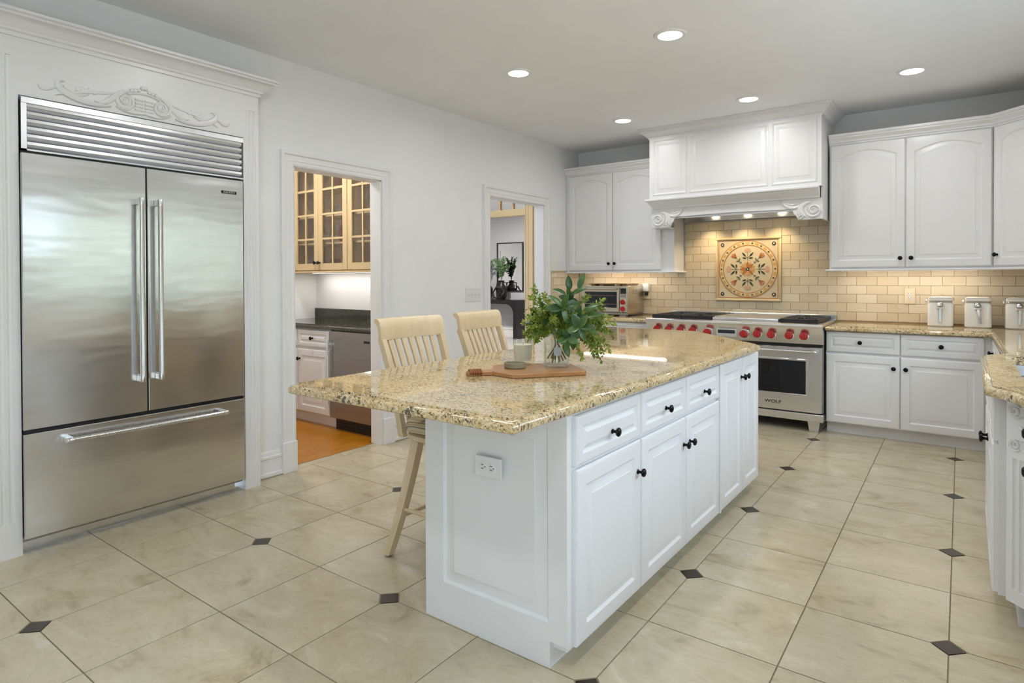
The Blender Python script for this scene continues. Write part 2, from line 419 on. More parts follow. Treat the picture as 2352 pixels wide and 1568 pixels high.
def baseboard(side, path): struct('baseboard_' + side, MB().sweep(path, BBP), M_TRIM)
baseboard('left', [(XL, D2[0] - .105), (XL, D1[1] + .105)][::-1])
baseboard('left_corner', [(XL, FR[1] + .105), (XL, D1[0] - .105)])
baseboard('left_near', [(XL, YF), (XL, FR[0] - .13)])

# ------------------------------------------------------------------ carved relief helper (local x right, z up, relief towards -y)
def ribbon(mb, pts, w, h):
    n = len(pts); ls = []
    for i in range(n):
        a, b = pts[max(i - 1, 0)], pts[min(i + 1, n - 1)]; dx, dz = b[0] - a[0], b[1] - a[1]; l = math.hypot(dx, dz) or 1
        nx, nz = -dz / l, dx / l; t = i / (n - 1)
        ww = (w(t) if callable(w) else w) / 2; hh = h(t) if callable(h) else h
        ls.append([(pts[i][0] + nx * ww * c, -hh * s, pts[i][1] + nz * ww * c) for c, s in ((1, 0), (.75, .7), (0, 1), (-.75, .7), (-1, 0))])
    mb.loops(ls, True, True, False)
def spiral(cx, cz, r0, r1, a0, turns, k=26):
    return [(cx + (r0 + (r1 - r0) * i / k) * cos(a0 + turns * 2 * pi * i / k), cz + (r0 + (r1 - r0) * i / k) * sin(a0 + turns * 2 * pi * i / k)) for i in range(k + 1)]
def bez(*p, k=14):
    out = []
    for i in range(k + 1):
        t = i / k; q = [Vector(x) for x in p]
        while len(q) > 1: q = [q[j].lerp(q[j + 1], t) for j in range(len(q) - 1)]
        out.append((q[0].x, q[0].y))
    return out
def leafw(w): return lambda t: max(.0015, w * math.sin(pi * min(1, t * .92 + .06)) ** .8)
def blob(mb, x, z, r, h):
    mb.loops([[(x + r * c * cos(2 * pi * i / 8), -h * s, z + r * c * sin(2 * pi * i / 8)) for i in range(8)] for c, s in ((1, 0), (.8, .7), (.3, 1))], False, True)
def mirror(pts, s): return [(s * x, z) for x, z in pts]

# ------------------------------------------------------------------ refrigerator in its surround (faces +x)
R90 = pi / 2
sur = thing('refrigerator_surround', 'white fluted surround with crown built around the steel refrigerator', 'cabinetry', (-3.55, 0, 0), R90)
part('header_panel', B(.925, 2.03, 0, .104, 2.155, 2.44), M_CAB, sur)
def fluted(mb, x0, x1, z0, z1, nfl, fz0, fz1, d=.022, y0=0.):
    mb.box(x0, x1, y0, y0 + d, z0, fz0); mb.box(x0, x1, y0, y0 + d, fz1, z1)
    mg = (x1 - x0) * .17; fw = (x1 - x0 - 2 * mg) / nfl; pr = [(x0, y0 + d), (x0, y0)]
    for i in range(nfl):
        a = x0 + mg + fw * i
        for k in range(7):
            t = k / 6; pr.append((a + fw * (.12 + .76 * t), y0 + .0075 * sin(pi * t)))
    pr += [(x1, y0), (x1, y0 + d)]
    mb.prism(pr, fz0, fz1)
for y0, y1 in ((.79, .925), (2.03, 2.13)):
    m = MB().box(y0, y1, .022, .104, 0, 2.44); fluted(m, y0, y1, 0, 2.44, 3, .16, 2.33)
    part('pilaster', m, M_CAB, sur)
CRN = [(0, 0), (.010, 0), (.010, .018), (.022, .022), (.024, .034), (.034, .040), (.048, .060), (.066, .074), (.078, .078), (.078, .088), (.092, .092), (.092, .105), (0, .105)]
part('crown', MB().sweep([(.79, .104), (.79, 0), (2.13, 0), (2.13, .104)], [(d, 2.42 + z) for d, z in CRN]), M_CAB, sur)
ap = MB(); U0, V0 = 1.47, 2.165
for s in (-1, 1):
    def R(pts, w, h): ribbon(ap, mirror(pts, s), w, h)
    R(spiral(.088, .062, .052, .012, pi * .55, -1.7), lambda t: .020 - .010 * t, .013)
    R(spiral(.088, .062, .028, .006, 0, 1.2), .011, .010)
    R(bez((.06, .112), (.12, .13), (.15, .05), (.19, .012), (.235, .03)), leafw(.030), .012)
    R(bez((.13, .095), (.18, .075), (.24, .085), (.32, .055), (.40, .02)), leafw(.020), .010)
    R(bez((.16, .02), (.23, .0), (.34, .01), (.43, .055), (.405, .105), (.36, .095)), leafw(.034), .014)
    R(bez((.26, .055), (.30, .035), (.34, .04), (.37, .075)), leafw(.020), .012)
    R(bez((.395, .06), (.43, .05), (.455, .03), (.47, .055)), leafw(.024), .011)
    for k in range(5): blob(ap, s * (.235 + .018 * k), .072 + .006 * (k % 2), .013, .012)
    R(bez((.0, .012), (.05, .0), (.10, .0), (.135, .03)), .010, .010)
    for k in range(4): R([(.004, .028 + .018 * k), (.024, .03 + .018 * k), (.045, .028 + .018 * k)], .013, .008)
    R(bez((0, .118), (.04, .12), (.08, .10)), .012, .012)
    for k in range(4): blob(ap, s * (.008 + .018 * k), .136 - .004 * k + (.012 if k == 0 else 0), .012, .014)
ap.v = [(x + U0, y, z + V0) for x, y, z in ap.v]
part('carved_scroll', ap, M_CAB, sur, label='carved scroll and flower basket ornament')

fr = thing('refrigerator', 'stainless steel french door refrigerator with louvred top grille', 'refrigerator', (-3.55, .925, 0), R90)
part('body', B(.005, 1.10, .03, .62, .05, 2.14), M_STEELD, fr)
gm = MB().box(.006, 1.099, -.014, .03, 2.118, 2.148, b=.002).box(.006, .028, -.014, .03, 1.897, 2.118).box(.006, 1.099, -.014, .03, 1.897, 1.905)
part('grille_frame', gm, M_STEEL2, fr)
part('grille_backing', B(.028, 1.09, .024, .029, 1.905, 2.118), M_BLACK, fr)
lv = MB().loops([[(x, -.008, .0345), (x, -.013, .033), (x, -.0145, .0195), (x, -.012, .0165), (x, .012, .002), (x, .022, .002), (x, .022, .0345)] for x in (.029, 1.086)]).mesh('louver', 20)
for k in range(6): part('louver', lv, M_STEEL2, fr, loc=(0, 0, 1.906 + .0355 * k))
HB = [(.012, 0), (.0135, .004), (.0135, .036), (.0125, .038), (.0125, .93), (.0135, .932), (.0135, .964), (.012, .968)]
def bar(parent, loc, L, vertical):
    h = link('handle', None, None, parent, loc=loc, rot=(0, 0, 0) if vertical else (0, pi / 2, 0))
    p = [(r, z if z < .5 else z - .968 + L) for r, z in HB]
    me = MB().lathe(p, 16).mesh('handle_bar'); link('handle', me, M_STEELV, parent, loc=loc, rot=(0, 0, 0) if vertical else (0, pi / 2, 0))
    bpy.data.objects.remove(h)
for x0, x1, hx in ((.003, .541, .499), (.548, 1.089, .592)):
    d = part('door', B(x0, x1, -.022, .025, .585, 1.885, b=.003), M_STEEL, fr)
    m = MB().lathe(HB, 16, (hx, -.072, .752))
    for z in (.770, 1.702): m.box(hx - .012, hx + .012, -.072, -.022, z - .016, z + .016, b=.003)
    part('handle', m, M_STEELV, d)
d = part('drawer', B(.003, 1.089, -.024, .025, .075, .567, b=.003), M_STEEL, fr)
m = MB().lathe([(r, z if z < .5 else z - .968 + .80) for r, z in HB], 16).xf(Matrix.Translation((.155, -.078, .515)) @ Matrix.Rotation(R90, 4, 'Y'))
for x in (.173, .937): m.box(x - .016, x + .016, -.078, -.024, .503, .527, b=.003)
part('handle', m, M_STEELV, d)
part('toe_kick', B(.01, 1.06, .045, .06, .005, .07), M_STEEL2, fr)
part('hinge_gap', B(.005, 1.086, -.004, .025, .568, .584), M_BLACK, fr)
part('door_gap', B(.5415, .5475, -.01, .025, .585, 1.885), M_BLACK, fr)
part('top_gap', B(.005, 1.086, -.004, .025, 1.886, 1.897), M_BLACK, fr)
bd = part('badge', B(.955, 1.045, -.0255, -.021, 1.798, 1.815), M_BLACK, fr, label='small dark brand badge')
part('lettering', text_mesh('SUB-ZERO', .0155, .0006, True), M_CHROME, bd, loc=(1.0, -.0262, 1.8065), rot=(R90, 0, 0), smooth=0)

# ------------------------------------------------------------------ base cabinets, wall cabinets
def carcass(parent, w, d, z0, z1, toe=.055, toe_d=None, x0=0., name='carcass', m=M_CAB):
    part(name, B(x0, x0 + w, 0, d, z0, z1), m, parent)
    if toe: part('toe_kick', B(x0, x0 + w, toe, d, 0, z0), m, parent)
br_ = thing('base_cabinet', 'white base cabinet with two drawers beside the range under the canisters', 'cabinet', (-.948, 5.67, 0))
carcass(br_, 1.06, .545, .09, CT - .04); part('filler', B(1.06, 1.106, 0, .05, .09, CT - .042), M_CAB, br_)
for x0, x1, kx, dk in ((.004, .524, .484, .253), (.530, 1.050, .565, .790)):
    door(br_, x0, x1, .095, .662, kx, .572); door(br_, x0, x1, .678, .846, dk, .763, st=.036, name='drawer')
bl_ = thing('base_cabinet', 'white base cabinet under the toaster oven in the corner', 'cabinet', (XL + .005, 5.67, 0))
carcass(bl_, 1.13, .545, .09, CT - .04)
for x0, x1, kx, dk in ((.06, .59, .555, .32), (.598, 1.122, .633, .86)):
    door(bl_, x0, x1, .095, .662, kx, .572); door(bl_, x0, x1, .678, .846, dk, .763, st=.036, name='drawer')
CR2 = [(0, 0), (.008, 0), (.010, .014), (.020, .018), (.022, .030), (.036, .044), (.046, .052), (.046, .064), (.056, .068), (.056, .088), (0, .088)]
RAIL = [(0, 0), (.0, -.018), (.022, -.018), (.030, -.012), (.030, -.006), (.022, 0)]
def wallcab(label, loc, rz, w, d, doors, stile_r=0.):
    o = thing('wall_cabinet', label, 'cabinet', loc, rz)
    part('carcass', B(0, w, 0, d, 1.362, 2.45), M_CAB, o)
    for x0, x1, kx in doors: door(o, x0, x1, 1.376, 2.428, kx, 1.448, arch=.055)
    return o
ul = wallcab('white wall cabinet with arched door panels above the toaster oven', (XL + .004, 5.95, 0), 0, 1.272, .262, ((.04, .582, .55), (.588, 1.135, .62)))
part('crown', MB().sweep([(0, .0), (1.125, 0)], [(d, 2.432 + z) for d, z in CR2]), M_CAB, ul)
part('light_rail', MB().sweep([(0, 0), (1.272, 0), (1.272, .262)], [(d, 1.362 + z) for d, z in RAIL]), M_CAB, ul)
ur = wallcab('white wall cabinet with arched door panels above the canisters', (-.968, 5.95, 0), 0, 1.123, .262, ((.010, .556, .525), (.563, 1.115, .600)))
part('crown', MB().sweep([(-.0, 0), (1.123, 0)], [(d, 2.432 + z) for d, z in CR2]), M_CAB, ur)
part('light_rail', MB().sweep([(0, .262), (0, 0), (1.123, 0)], [(d, 1.362 + z) for d, z in RAIL]), M_CAB, ur)
S2 = math.sqrt(.5)
ud = thing('corner_wall_cabinet', 'white diagonal wall cabinet in the corner above the sink counter', 'cabinet', (.157, 5.95, 0), -pi / 4)
cp = [((x - .157) * S2 - (y - 5.95) * S2, (x - .157) * S2 + (y - 5.95) * S2) for x, y in ((.157, 5.95), (.462, 5.645), (.742, 5.645), (.742, 6.212), (.157, 6.212))]
part('carcass', MB().prism(cp, 1.362, 2.45), M_CAB, ud)
door(ud, .018, .413, 1.376, 2.428, .05, 1.46, arch=.05)
part('crown', MB().sweep([(-.0, 0), (.431, 0), (.431 + .28 * S2, .28 * S2)], [(d, 2.432 + z) for d, z in CR2]), M_CAB, ud)
part('light_rail', MB().sweep([(0, 0), (.431, 0), (.431 + .28 * S2, .28 * S2)], [(d, 1.362 + z) for d, z in RAIL]), M_CAB, ud)

# ------------------------------------------------------------------ worktops
EDGE = [(.006, 0), (.001, .004), (.0, .010), (.0, .018), (.003, .0255), (.009, .0310), (.017, .0335), (.0225, .0340), (.0232, .0392), (.0240, .040), (.040, .040)]
def offset(poly, d):
    n = len(poly); out = []
    for i in range(n):
        p0, p1, p2 = Vector(poly[i - 1]), Vector(poly[i]), Vector(poly[(i + 1) % n]); a = (p1 - p0).normalized(); b = (p2 - p1).normalized()
        na, nb = Vector((-a.y, a.x)), Vector((-b.y, b.x)); m = (na + nb) / (1 + na.dot(nb)); out.append((p1.x + m.x * d, p1.y + m.y * d))
    return out
def slab(poly, hole=None, z=CT, t=.04):
    mb = MB(); ls = [[(x, y, z - t + h) for x, y in offset(poly, d)] for d, h in EDGE]; n = len(poly)
    if not hole: return mb.loops(ls)
    mb.loops(ls, False, False); top, bot = ls[-1], ls[0]
    for lp, hz in ((top, z), (bot, z - t)):
        hl = [(x, y, hz) for x, y in hole]; tri = tessellate_polygon([[Vector(p) for p in lp], [Vector(p) for p in hl]]); mb.add(lp + hl, tri)
    mb.loops([[(x, y, z) for x, y in hole], [(x, y, z - t) for x, y in hole]], False, False); return mb
tag(struct('worktop', slab([(-3.643, 5.61), (-2.516, 5.61), (-2.516, 6.215), (-3.643, 6.215)]), M_GRAN), 'gold granite worktop under the toaster oven', 'worktop')['kind'] = 'thing'
HOLE = [(.175, 3.12), (.20, 3.08), (.57, 3.08), (.60, 3.12), (.60, 3.90), (.57, 3.94), (.20, 3.94), (.175, 3.90)]
tag(struct('worktop', slab([(-.945, 5.61), (.135, 5.61), (.15, 4.10), (.052, 3.96), (.052, 2.845), (.125, 2.735), (.148, 2.66), (.148, .35), (.742, .35), (.742, 6.215), (-.945, 6.215)], HOLE), M_GRAN),
    'gold granite worktop running around the corner to the sink', 'worktop')['kind'] = 'thing'
tag(struct('island_worktop', slab([(-2.083, 1.365), (-1.012, 1.365), (-.995, 3.83), (-1.62, 4.52), (-2.385, 4.53), (-2.385, 3.40), (-2.083, 2.98)]), M_GRAN),
    'polished gold granite worktop of the kitchen island', 'worktop')['kind'] = 'thing'
M_SINK = mat('sink_enamel', (.62, .66, .72), .2, .6)
sk = thing('sink', 'grey double bowl sink set under the granite', 'sink', (.39, 3.5, .6))
def bowl(y0, y1):
    m = MB(); ls = []
    for d, z in ((-.012, CT - .041), (.0, CT - .041), (.012, CT - .06), (.02, .70), (.06, .69)):
        ls.append([(x, y, z) for x, y in offset([(.185, y0), (.59, y0), (.59, y1), (.185, y1)], d)])
    return m.loops(ls, False, True)
for y0, y1 in ((3.09, 3.48), (3.54, 3.93)):
    b_ = part('bowl', bowl(y0, y1), M_SINK, sk, True); part('drain', MB().lathe([(.03, .692), (.03, .696), (.02, .694)], 16, (.39, (y0 + y1) / 2, 0)), M_CHROME, b_, True)
fc = thing('faucet', 'chrome gooseneck faucet behind the sink', 'faucet', (.66, 3.5, CT))
part('base', MB().lathe([(.028, CT), (.028, CT + .02), (.016, CT + .03)], 16, (.66, 3.5, 0)), M_CHROME, fc, True)
part('spout', MB().tube([(.66, 3.5, CT + .02), (.66, 3.5, CT + .22)] + [(.57 + .09 * cos(a), 3.5, CT + .22 + .09 * sin(a)) for a in [pi * k / 8 for k in range(1, 9)]] + [(.48, 3.5, CT + .16)], .012, 10), M_CHROME, fc, True)
part('lever', MB().tube([(.66, 3.53, CT + .03), (.66, 3.6, CT + .06)], .007, 8), M_CHROME, fc, True)

# sink cabinet and near run on the right wall (faces -x)
sc_ = thing('sink_cabinet', 'white sink base cabinet projecting under the granite bump', 'cabinet', (.095, 3.88, 0), -R90)
part('carcass', B(0, .96, 0, .60, .10, .66), M_CAB, sc_)
part('toe_kick', B(0, .96, .06, .60, 0, .10), M_CAB, sc_)
part('apron', B(0, .96, 0, .04, .66, CT - .042), M_CAB, sc_)
for x0, x1, kx in ((.012, .476, .44), (.484, .948, .52)): door(sc_, x0, x1, .105, .66, kx, .588); door(sc_, x0, x1, .676, .842, None, None, st=.036, name='false_drawer_front')
ps = MB(); fluted(ps, 0, .118, .10, CT - .042, 3, .15, .63, .03)
pil = thing('fluted_post', 'white fluted corner post with carved scrolls beside the sink cabinet', 'post', (.117, 2.893, 0), -pi / 4)
part('shaft', ps, M_CAB, pil)
om = MB()
for s in (-1, 1):
    for zc, a in ((.785, 1), (.70, -1)):
        ribbon(om, [(.059 + s * (x - .0), zc + a * z) for x, z in spiral(.024, .02, .022, .005, pi * .8, -1.6)], .008, .006)
        ribbon(om, [(.059 + s * x, zc + a * z) for x, z in bez((.0, .0), (.02, -.012), (.05, .0), (.046, .03))], leafw(.014), .006)
blob(om, .059, .742, .012, .01); part('carved_scroll', om, M_CAB, pil)
pil2 = thing('fluted_post', 'white fluted corner post at the range side of the sink cabinet', 'post', (.175, 3.975, 0), -R90 - pi / 4)
ps = MB(); fluted(ps, 0, .105, .10, CT - .042, 3, .15, .52, .03); part('shaft', ps, M_CAB, pil2)
cr = thing('base_cabinet', 'white base cabinet in the corner between range wall and sink', 'cabinet', (.165, 5.655, 0), -R90)
carcass(cr, 1.66, .57, .09, CT - .04)
for k in range(3):
    x0 = .03 + .54 * k; door(cr, x0, x0 + .53, .095, .662, x0 + .06, .572); door(cr, x0, x0 + .53, .678, .846, x0 + .265, .763, st=.036, name='drawer')
cn = thing('base_cabinet', 'white base cabinet with a narrow stack of drawers beside the carved post', 'cabinet', (.195, 2.70, 0), -R90)
carcass(cn, 2.32, .54, .09, CT - .04)
for z0, z1 in ((.724, .843), (.600, .719)): door(cn, .01, .245, z0, z1, .1275, (z0 + z1) / 2, st=.03, name='drawer')
door(cn, .01, .245, .095, .595)
for k in range(4):
    x0 = .255 + .515 * k; door(cn, x0, x0 + .51, .095, .662, x0 + (.06 if k % 2 == 0 else .45), .572); door(cn, x0, x0 + .51, .678, .846, x0 + .255, .763, st=.036, name='drawer')

# ------------------------------------------------------------------ island (faces +x)
isl = thing('kitchen_island', 'white kitchen island cabinet with raised panel doors and drawers', 'kitchen island', (-1.05, 1.69, 0), R90)
part('carcass', B(0.02, 2.24, 0, .625, .062, CT - .042), M_CAB, isl)
part('toe_kick', B(.02, 2.22, .055, .60, 0, .062), M_CAB, isl)
for x0, x1, kx, dk in ((.054, .546, .513, .30), (.555, 1.027, .994, .79), (1.034, 1.496, 1.068, 1.265)):
    door(isl, x0, x1, .066, .655, kx, .536); door(isl, x0, x1, .667, .835, dk, .737, st=.036, name='drawer')
part('divider_post', B(1.500, 1.520, -.022, 0, .066, .838), M_CAB, isl)
door(isl, 1.524, 1.900, .068, .836, 1.872, .728); door(isl, 1.908, 2.236, .068, .836, 1.938, .728)
def panel_mesh(w, h, t, ml, mr, mb, mt):
    def L(k, y): return [(ml * k[0] + k[1], y, mb * k[0] + k[1]), (w - mr * k[0] - k[1], y, mb * k[0] + k[1]), (w - mr * k[0] - k[1], y, h - mt * k[0] - k[1]), (ml * k[0] + k[1], y, h - mt * k[0] - k[1])]
    return MB().loops([L((0, 0), 0), L((0, 0), -t), L((1, 0), -t), L((1, .004), -t + .006), L((1, .009), -t + .010), L((1, .013), -t + .010), L((1, .052), -t + .002), L((1, .054), -t)])
part('end_panel', panel_mesh(.625, .853 - .088, .02, .092, .062, .06, .05), M_CAB, isl, loc=(.02, .625, .088), rot=(0, 0, -R90))
part('end_base', B(.0, .02, .055, .625, 0, .088), M_CAB, isl)
part('end_stile', B(.0, .02, -.012, 0, .088, .852), M_CAB, isl)

def outlet(label, loc, rz, horiz=False, plate=M_WHITEP, w=.072, h=.117, gangs=0):
    o = thing('switch_plate' if gangs else 'wall_outlet', label, 'light switch' if gangs else 'outlet', loc, rz)
    W_, H_ = (h, w) if horiz else (w, h)
    part('plate', B(-W_ / 2, W_ / 2, -.006, 0, -H_ / 2, H_ / 2, b=.002), plate, o)
    if gangs:
        for k in range(gangs):
            x = (k - (gangs - 1) / 2) * .046
            part('toggle', B(x - .005, x + .005, -.017, -.005, -.004, .012, b=.002), M_WHITEP, o)
        return o
    for s in (-1, 1):
        cx, cz = (s * .0195, 0) if horiz else (0, s * .0195)
        rc = part('receptacle', MB().lathe([(.0165, -.0055), (.0165, -.0085), (.015, -.009)], 20, (cx, 0, cz), 'y'), M_WHITEP, o)
        m = MB()
        for q in (-1, 1):
            if horiz: m.box(cx - .008, cx + .002, -.0096, -.0088, q * .0065 - .0012, q * .0065 + .0012)
            else: m.box(q * .0065 - .0012, q * .0065 + .0012, -.0096, -.0088, cz - .002, cz + .008)
        if horiz: m.box(cx + .006, cx + .010, -.0096, -.0088, -.002, .002)
        else: m.box(-.002, .002, -.0096, -.0088, cz - .010, cz - .006)
        part('slots', m, M_BLACK, rc)
    return o
outlet('white double outlet on the end panel of the island', (-1.345, 1.670, .63), 0, True)
outlet('ivory double outlet on the tile wall beside the canisters', (-.395, 6.214, 1.132), 0, False, M_IVORY, .08, .135)
outlet('white four gang switch plate between the two doorways', (XL, 4.315, 1.143), R90, False, M_WHITEP, .215, .125, 4)

# ------------------------------------------------------------------ range
rg = thing('kitchen_range', 'wide stainless steel range with red knobs and two ovens', 'range', (-2.508, 5.60, 0))
RW = 1.556
part('body', B(.004, RW - .004, .02, .60, .10, .86), M_STEELD, rg)
cpn = [(-.02, .735), (-.032, .80), (-.046, .855), (-.058, .868), (-.062, .884), (-.052, .900), (-.036, .906), (.02, .906), (.02, .735)]
part('control_panel', MB().loops([[(x, y, z) for y, z in cpn] for x in (0, RW)]), M_STEEL2, rg)
part('cooktop', B(.002, RW - .002, .02, .60, .86, .906, b=.003), M_STEEL2, rg)
part('backguard', B(.0, RW, .585, .613, .906, .952, b=.003), M_STEEL2, rg)
KN = MB().lathe([(.027, 0), (.0285, -.004), (.029, -.024), (.027, -.029), (.02, -.030)], 24, ax='y').box(-.0045, .0045, -.036, -.028, -.026, .026, b=.0015).mesh('range_knob', 40)
BZ1 = MB().lathe([(.031, .006), (.031, -.003), (.029, -.004)], 24, ax='y').mesh('bezel')
BZ2 = MB().lathe([(.038, .006), (.038, -.014), (.034, -.018), (.028, -.018)], 24, ax='y').mesh('bezel_wide')
tilt = -math.atan2(.012, .065)
for x, wide in ((.116, 0), (.230, 0), (.346, 0), (.463, 0), (.606, 1), (.928, 1), (1.039, 0), (1.154, 0), (1.298, 0), (1.413, 0)):
    k = link('knob', KN, M_RED, rg, loc=(x, -.036 if not wide else -.05, .800 - .006 * wide), rot=(tilt, 0, 0), scale=(1.15, 1.1, 1.15))
    link('bezel', BZ2 if wide else BZ1, M_CHROME, k, loc=(0, .014 if wide else 0, 0))
ds = part('display_housing', MB().loops([[(.685, -.02, .835), (.863, -.02, .835), (.863, -.02, .765), (.685, -.02, .765)], [(.685, -.046, .833), (.863, -.046, .833), (.863, -.052, .767), (.685, -.052, .767)]]), M_STEEL2, rg)
part('display', B(.70, .848, -.055, -.045, .795, .825), M_GLASSBLK, ds)
for x0, x1 in ((.012, .772), (.784, 1.544)):
    d = part('oven_door', B(x0, x1, -.022, .02, .160, .706, b=.004), M_STEEL2, rg)
    wf_ = [[(a, y, z) for a, z in ((x0 + .125 - e, .312 - e), (x1 - .125 + e, .312 - e), (x1 - .125 + e, .585 + e), (x0 + .125 - e, .585 + e))] for e, y in ((.022, -.022), (.016, -.027), (.006, -.027), (0, -.020))]
    part('window_frame', MB().loops(wf_, False, False), M_STEEL2, d)
    part('window', B(x0 + .12, x1 - .12, -.0235, -.018, .307, .590, b=.001), M_GLASSBLK, d, label='dark oven window glass')
    m = MB().lathe([(.013, 0), (.0135, .03), (.012, .034), (.012, .666), (.0135, .67), (.013, .70)], 16).xf(Matrix.Translation((x0 + .03, -.072, .672)) @ Matrix.Rotation(R90, 4, 'Y'))
    for hx in (x0 + .045, x1 - .045): m.box(hx - .014, hx + .014, -.07, -.02, .66, .684, b=.003)
    part('handle', m, M_STEELV, d)
    lg = part('badge', B((x0 + x1) / 2 - .080, (x0 + x1) / 2 + .080, -.026, -.02, .208, .246, b=.001), M_STEEL2, d, label='small steel brand plate')
    part('lettering', text_mesh('WOLF', .036, .0006, True), M_CAST, lg, loc=((x0 + x1) / 2, -.0264, .227), rot=(R90, 0, 0), scale=(1.35, 1, 1), smooth=0)
part('vent_slot', B(.01, RW - .01, -.012, .01, .708, .733), M_BLACK, rg)
part('kick_panel', B(.0, RW, -.02, .30, .088, .150, b=.003), M_STEEL2, rg)
part('kick_gap', B(.006, RW - .006, -.008, .02, .150, .160), M_BLACK, rg)
lgm = MB().loops([[(-.048, -.0, .088), (.048, -.0, .088), (.048, .09, .088), (-.048, .09, .088)], [(-.034, .006, 0), (.034, .006, 0), (.034, .08, 0), (-.034, .08, 0)]]).mesh('leg', 20)
for x in (.06, RW - .075): link('leg', lgm, M_STEEL2, rg, loc=(x, -.005, 0)); link('leg', lgm, M_STEEL2, rg, loc=(x, .42, 0))
def grate(x0, x1, y0, y1):
    m = MB(); z0, z1 = .908, .940; b = .016
    for a in (x0, x1 - b): m.box(a, a + b, y0, y1, z0, z1, b=.002)
    for a in (y0, y1 - b): m.box(x0 + b, x1 - b, a, a + b, z0, z1, b=.002)
    ym = (y0 + y1) / 2; m.box(x0 + b, x1 - b, ym - b / 2, ym + b / 2, z0 + .012, z1, b=.002)
    for c in ((y0 + ym) / 2, (y1 + ym) / 2):
        xm = (x0 + x1) / 2
        for k in range(4):
            an = pi / 4 + k * pi / 2; p0 = Vector((xm + .045 * cos(an), c + .045 * sin(an), z1 - .008)); p1 = Vector((xm + .15 * cos(an) * (x1 - x0) / .27, c + .115 * sin(an), z1 - .008)); m.tube([p0, p1], .007, 6)
            an = k * pi / 2; p0 = Vector((xm + .04 * cos(an), c + .04 * sin(an), z1 - .008)); p1 = Vector((xm + (x1 - x0 - b) / 2 * cos(an), c + (y1 - y0) / 4 * sin(an), z1 - .008)); m.tube([p0, p1], .007, 6)
    return m
for x0, x1 in ((.045, .330), (.334, .620), (1.215, 1.510)):
    gr = part('burner_grate', grate(x0, x1, .0, .545), M_CAST, rg)
    for c in (.136, .41): part('burner', MB().lathe([(.05, .904), (.05, .914), (.038, .918), (.036, .926), (.01, .928)], 20, ((x0 + x1) / 2, c, 0)), M_CAST, gr)
gd = part('griddle', B(.632, 1.200, .0, .545, .906, .934, b=.006), M_STEEL2, rg)
part('griddle_edge', B(.640, 1.192, .03, .53, .934, .940, b=.002), M_STEELV, gd)

# ------------------------------------------------------------------ hood
hd = thing('range_hood', 'white panelled mantel hood with carved brackets above the range', 'range hood', (-2.527, 5.685, 0))
HW = 1.542
part('body', MB().box(0, HW, .0, .244, 2.065, 2.66).box(.152, HW, .244, .527, 2.065, 2.66).box(0, .15, .244, .256, 2.56, 2.66), M_CAB, hd)
def inset_panel(x0, x1):
    f = lambda e, y: [(x0 + e, y, 2.115 + e), (x1 - e, y, 2.115 + e), (x1 - e, y, 2.625 - e), (x0 + e, y, 2.625 - e)]
    return MB().loops([f(-.016, .002), f(-.014, -.006), f(-.006, -.008), f(.004, -.002), f(.008, .0), f(.012, .0), f(.045, -.007), f(.047, -.009)], False, True)
fp = part('front_frame', B(.0, HW, -.004, .0, 2.065, 2.66), M_CAB, hd)
for x0, x1 in ((.055, .365), (.42, 1.10), (1.16, 1.49)):
    p_ = inset_panel(x0, x1); p_.v = [(x, y - .003, z) for x, y, z in p_.v]; part('panel', p_, M_CAB, fp)
HC = [(0, 2.655), (.008, 2.655), (.010, 2.668), (.024, 2.674), (.034, 2.690), (.058, 2.706), (.070, 2.712), (.072, 2.726), (.088, 2.732), (.090, 2.749), (0, 2.749)]
part('crown', MB().sweep([(0, .245), (0, 0), (HW, 0), (HW, .527)], HC), M_CAB, hd)
part('shelf_moulding', MB().sweep([(.0, .21), (0, 0), (HW - .02, 0)], [(0, 2.066), (.034, 2.066), (.042, 2.058), (.040, 2.046), (.022, 2.042), (.018, 2.030), (-.010, 1.998), (-.024, 1.984), (-.024, 1.972), (-.034, 1.968), (-.045, 1.968), (-.045, 2.066)]), M_CAB, hd)
vz = [(0, 1.968), (0, 1.795), (.185, 1.795)] + [(.205 + .042 * (1 - cos(a)) - .02, 1.795 + .075 * sin(a)) for a in [pi / 2 * k / 6 for k in range(7)]][1:]
vz = [(0, 1.968), (0, 1.790), (.19, 1.790), (.20, 1.808), (.212, 1.830), (.228, 1.846), (.232, 1.862), (.245, 1.878), (.27, 1.885), (HW / 2, 1.893)]
vz = vz + [(HW - x, z) for x, z in vz[::-1][1:]]
part('valance', MB().loops([[(x, y, z) for x, z in vz] for y in (.045, .070)]), M_CAB, hd)
part('side_panel', B(.0, .018, .07, .244, 1.79, 2.066), M_CAB, hd); part('side_panel', B(HW - .018, HW, .07, .527, 1.79, 2.066), M_CAB, hd)
part('bracket_base', B(.0, .19, .05, .244, 1.782, 1.7895), M_CAB, hd)
part('liner', MB().box(.17, HW - .02, .09, .52, 1.915, 1.93).box(.17, HW - .02, .50, .525, 1.87, 1.93).box(.17, HW - .02, .072, .09, 1.87, 1.93), M_STEEL2, hd)
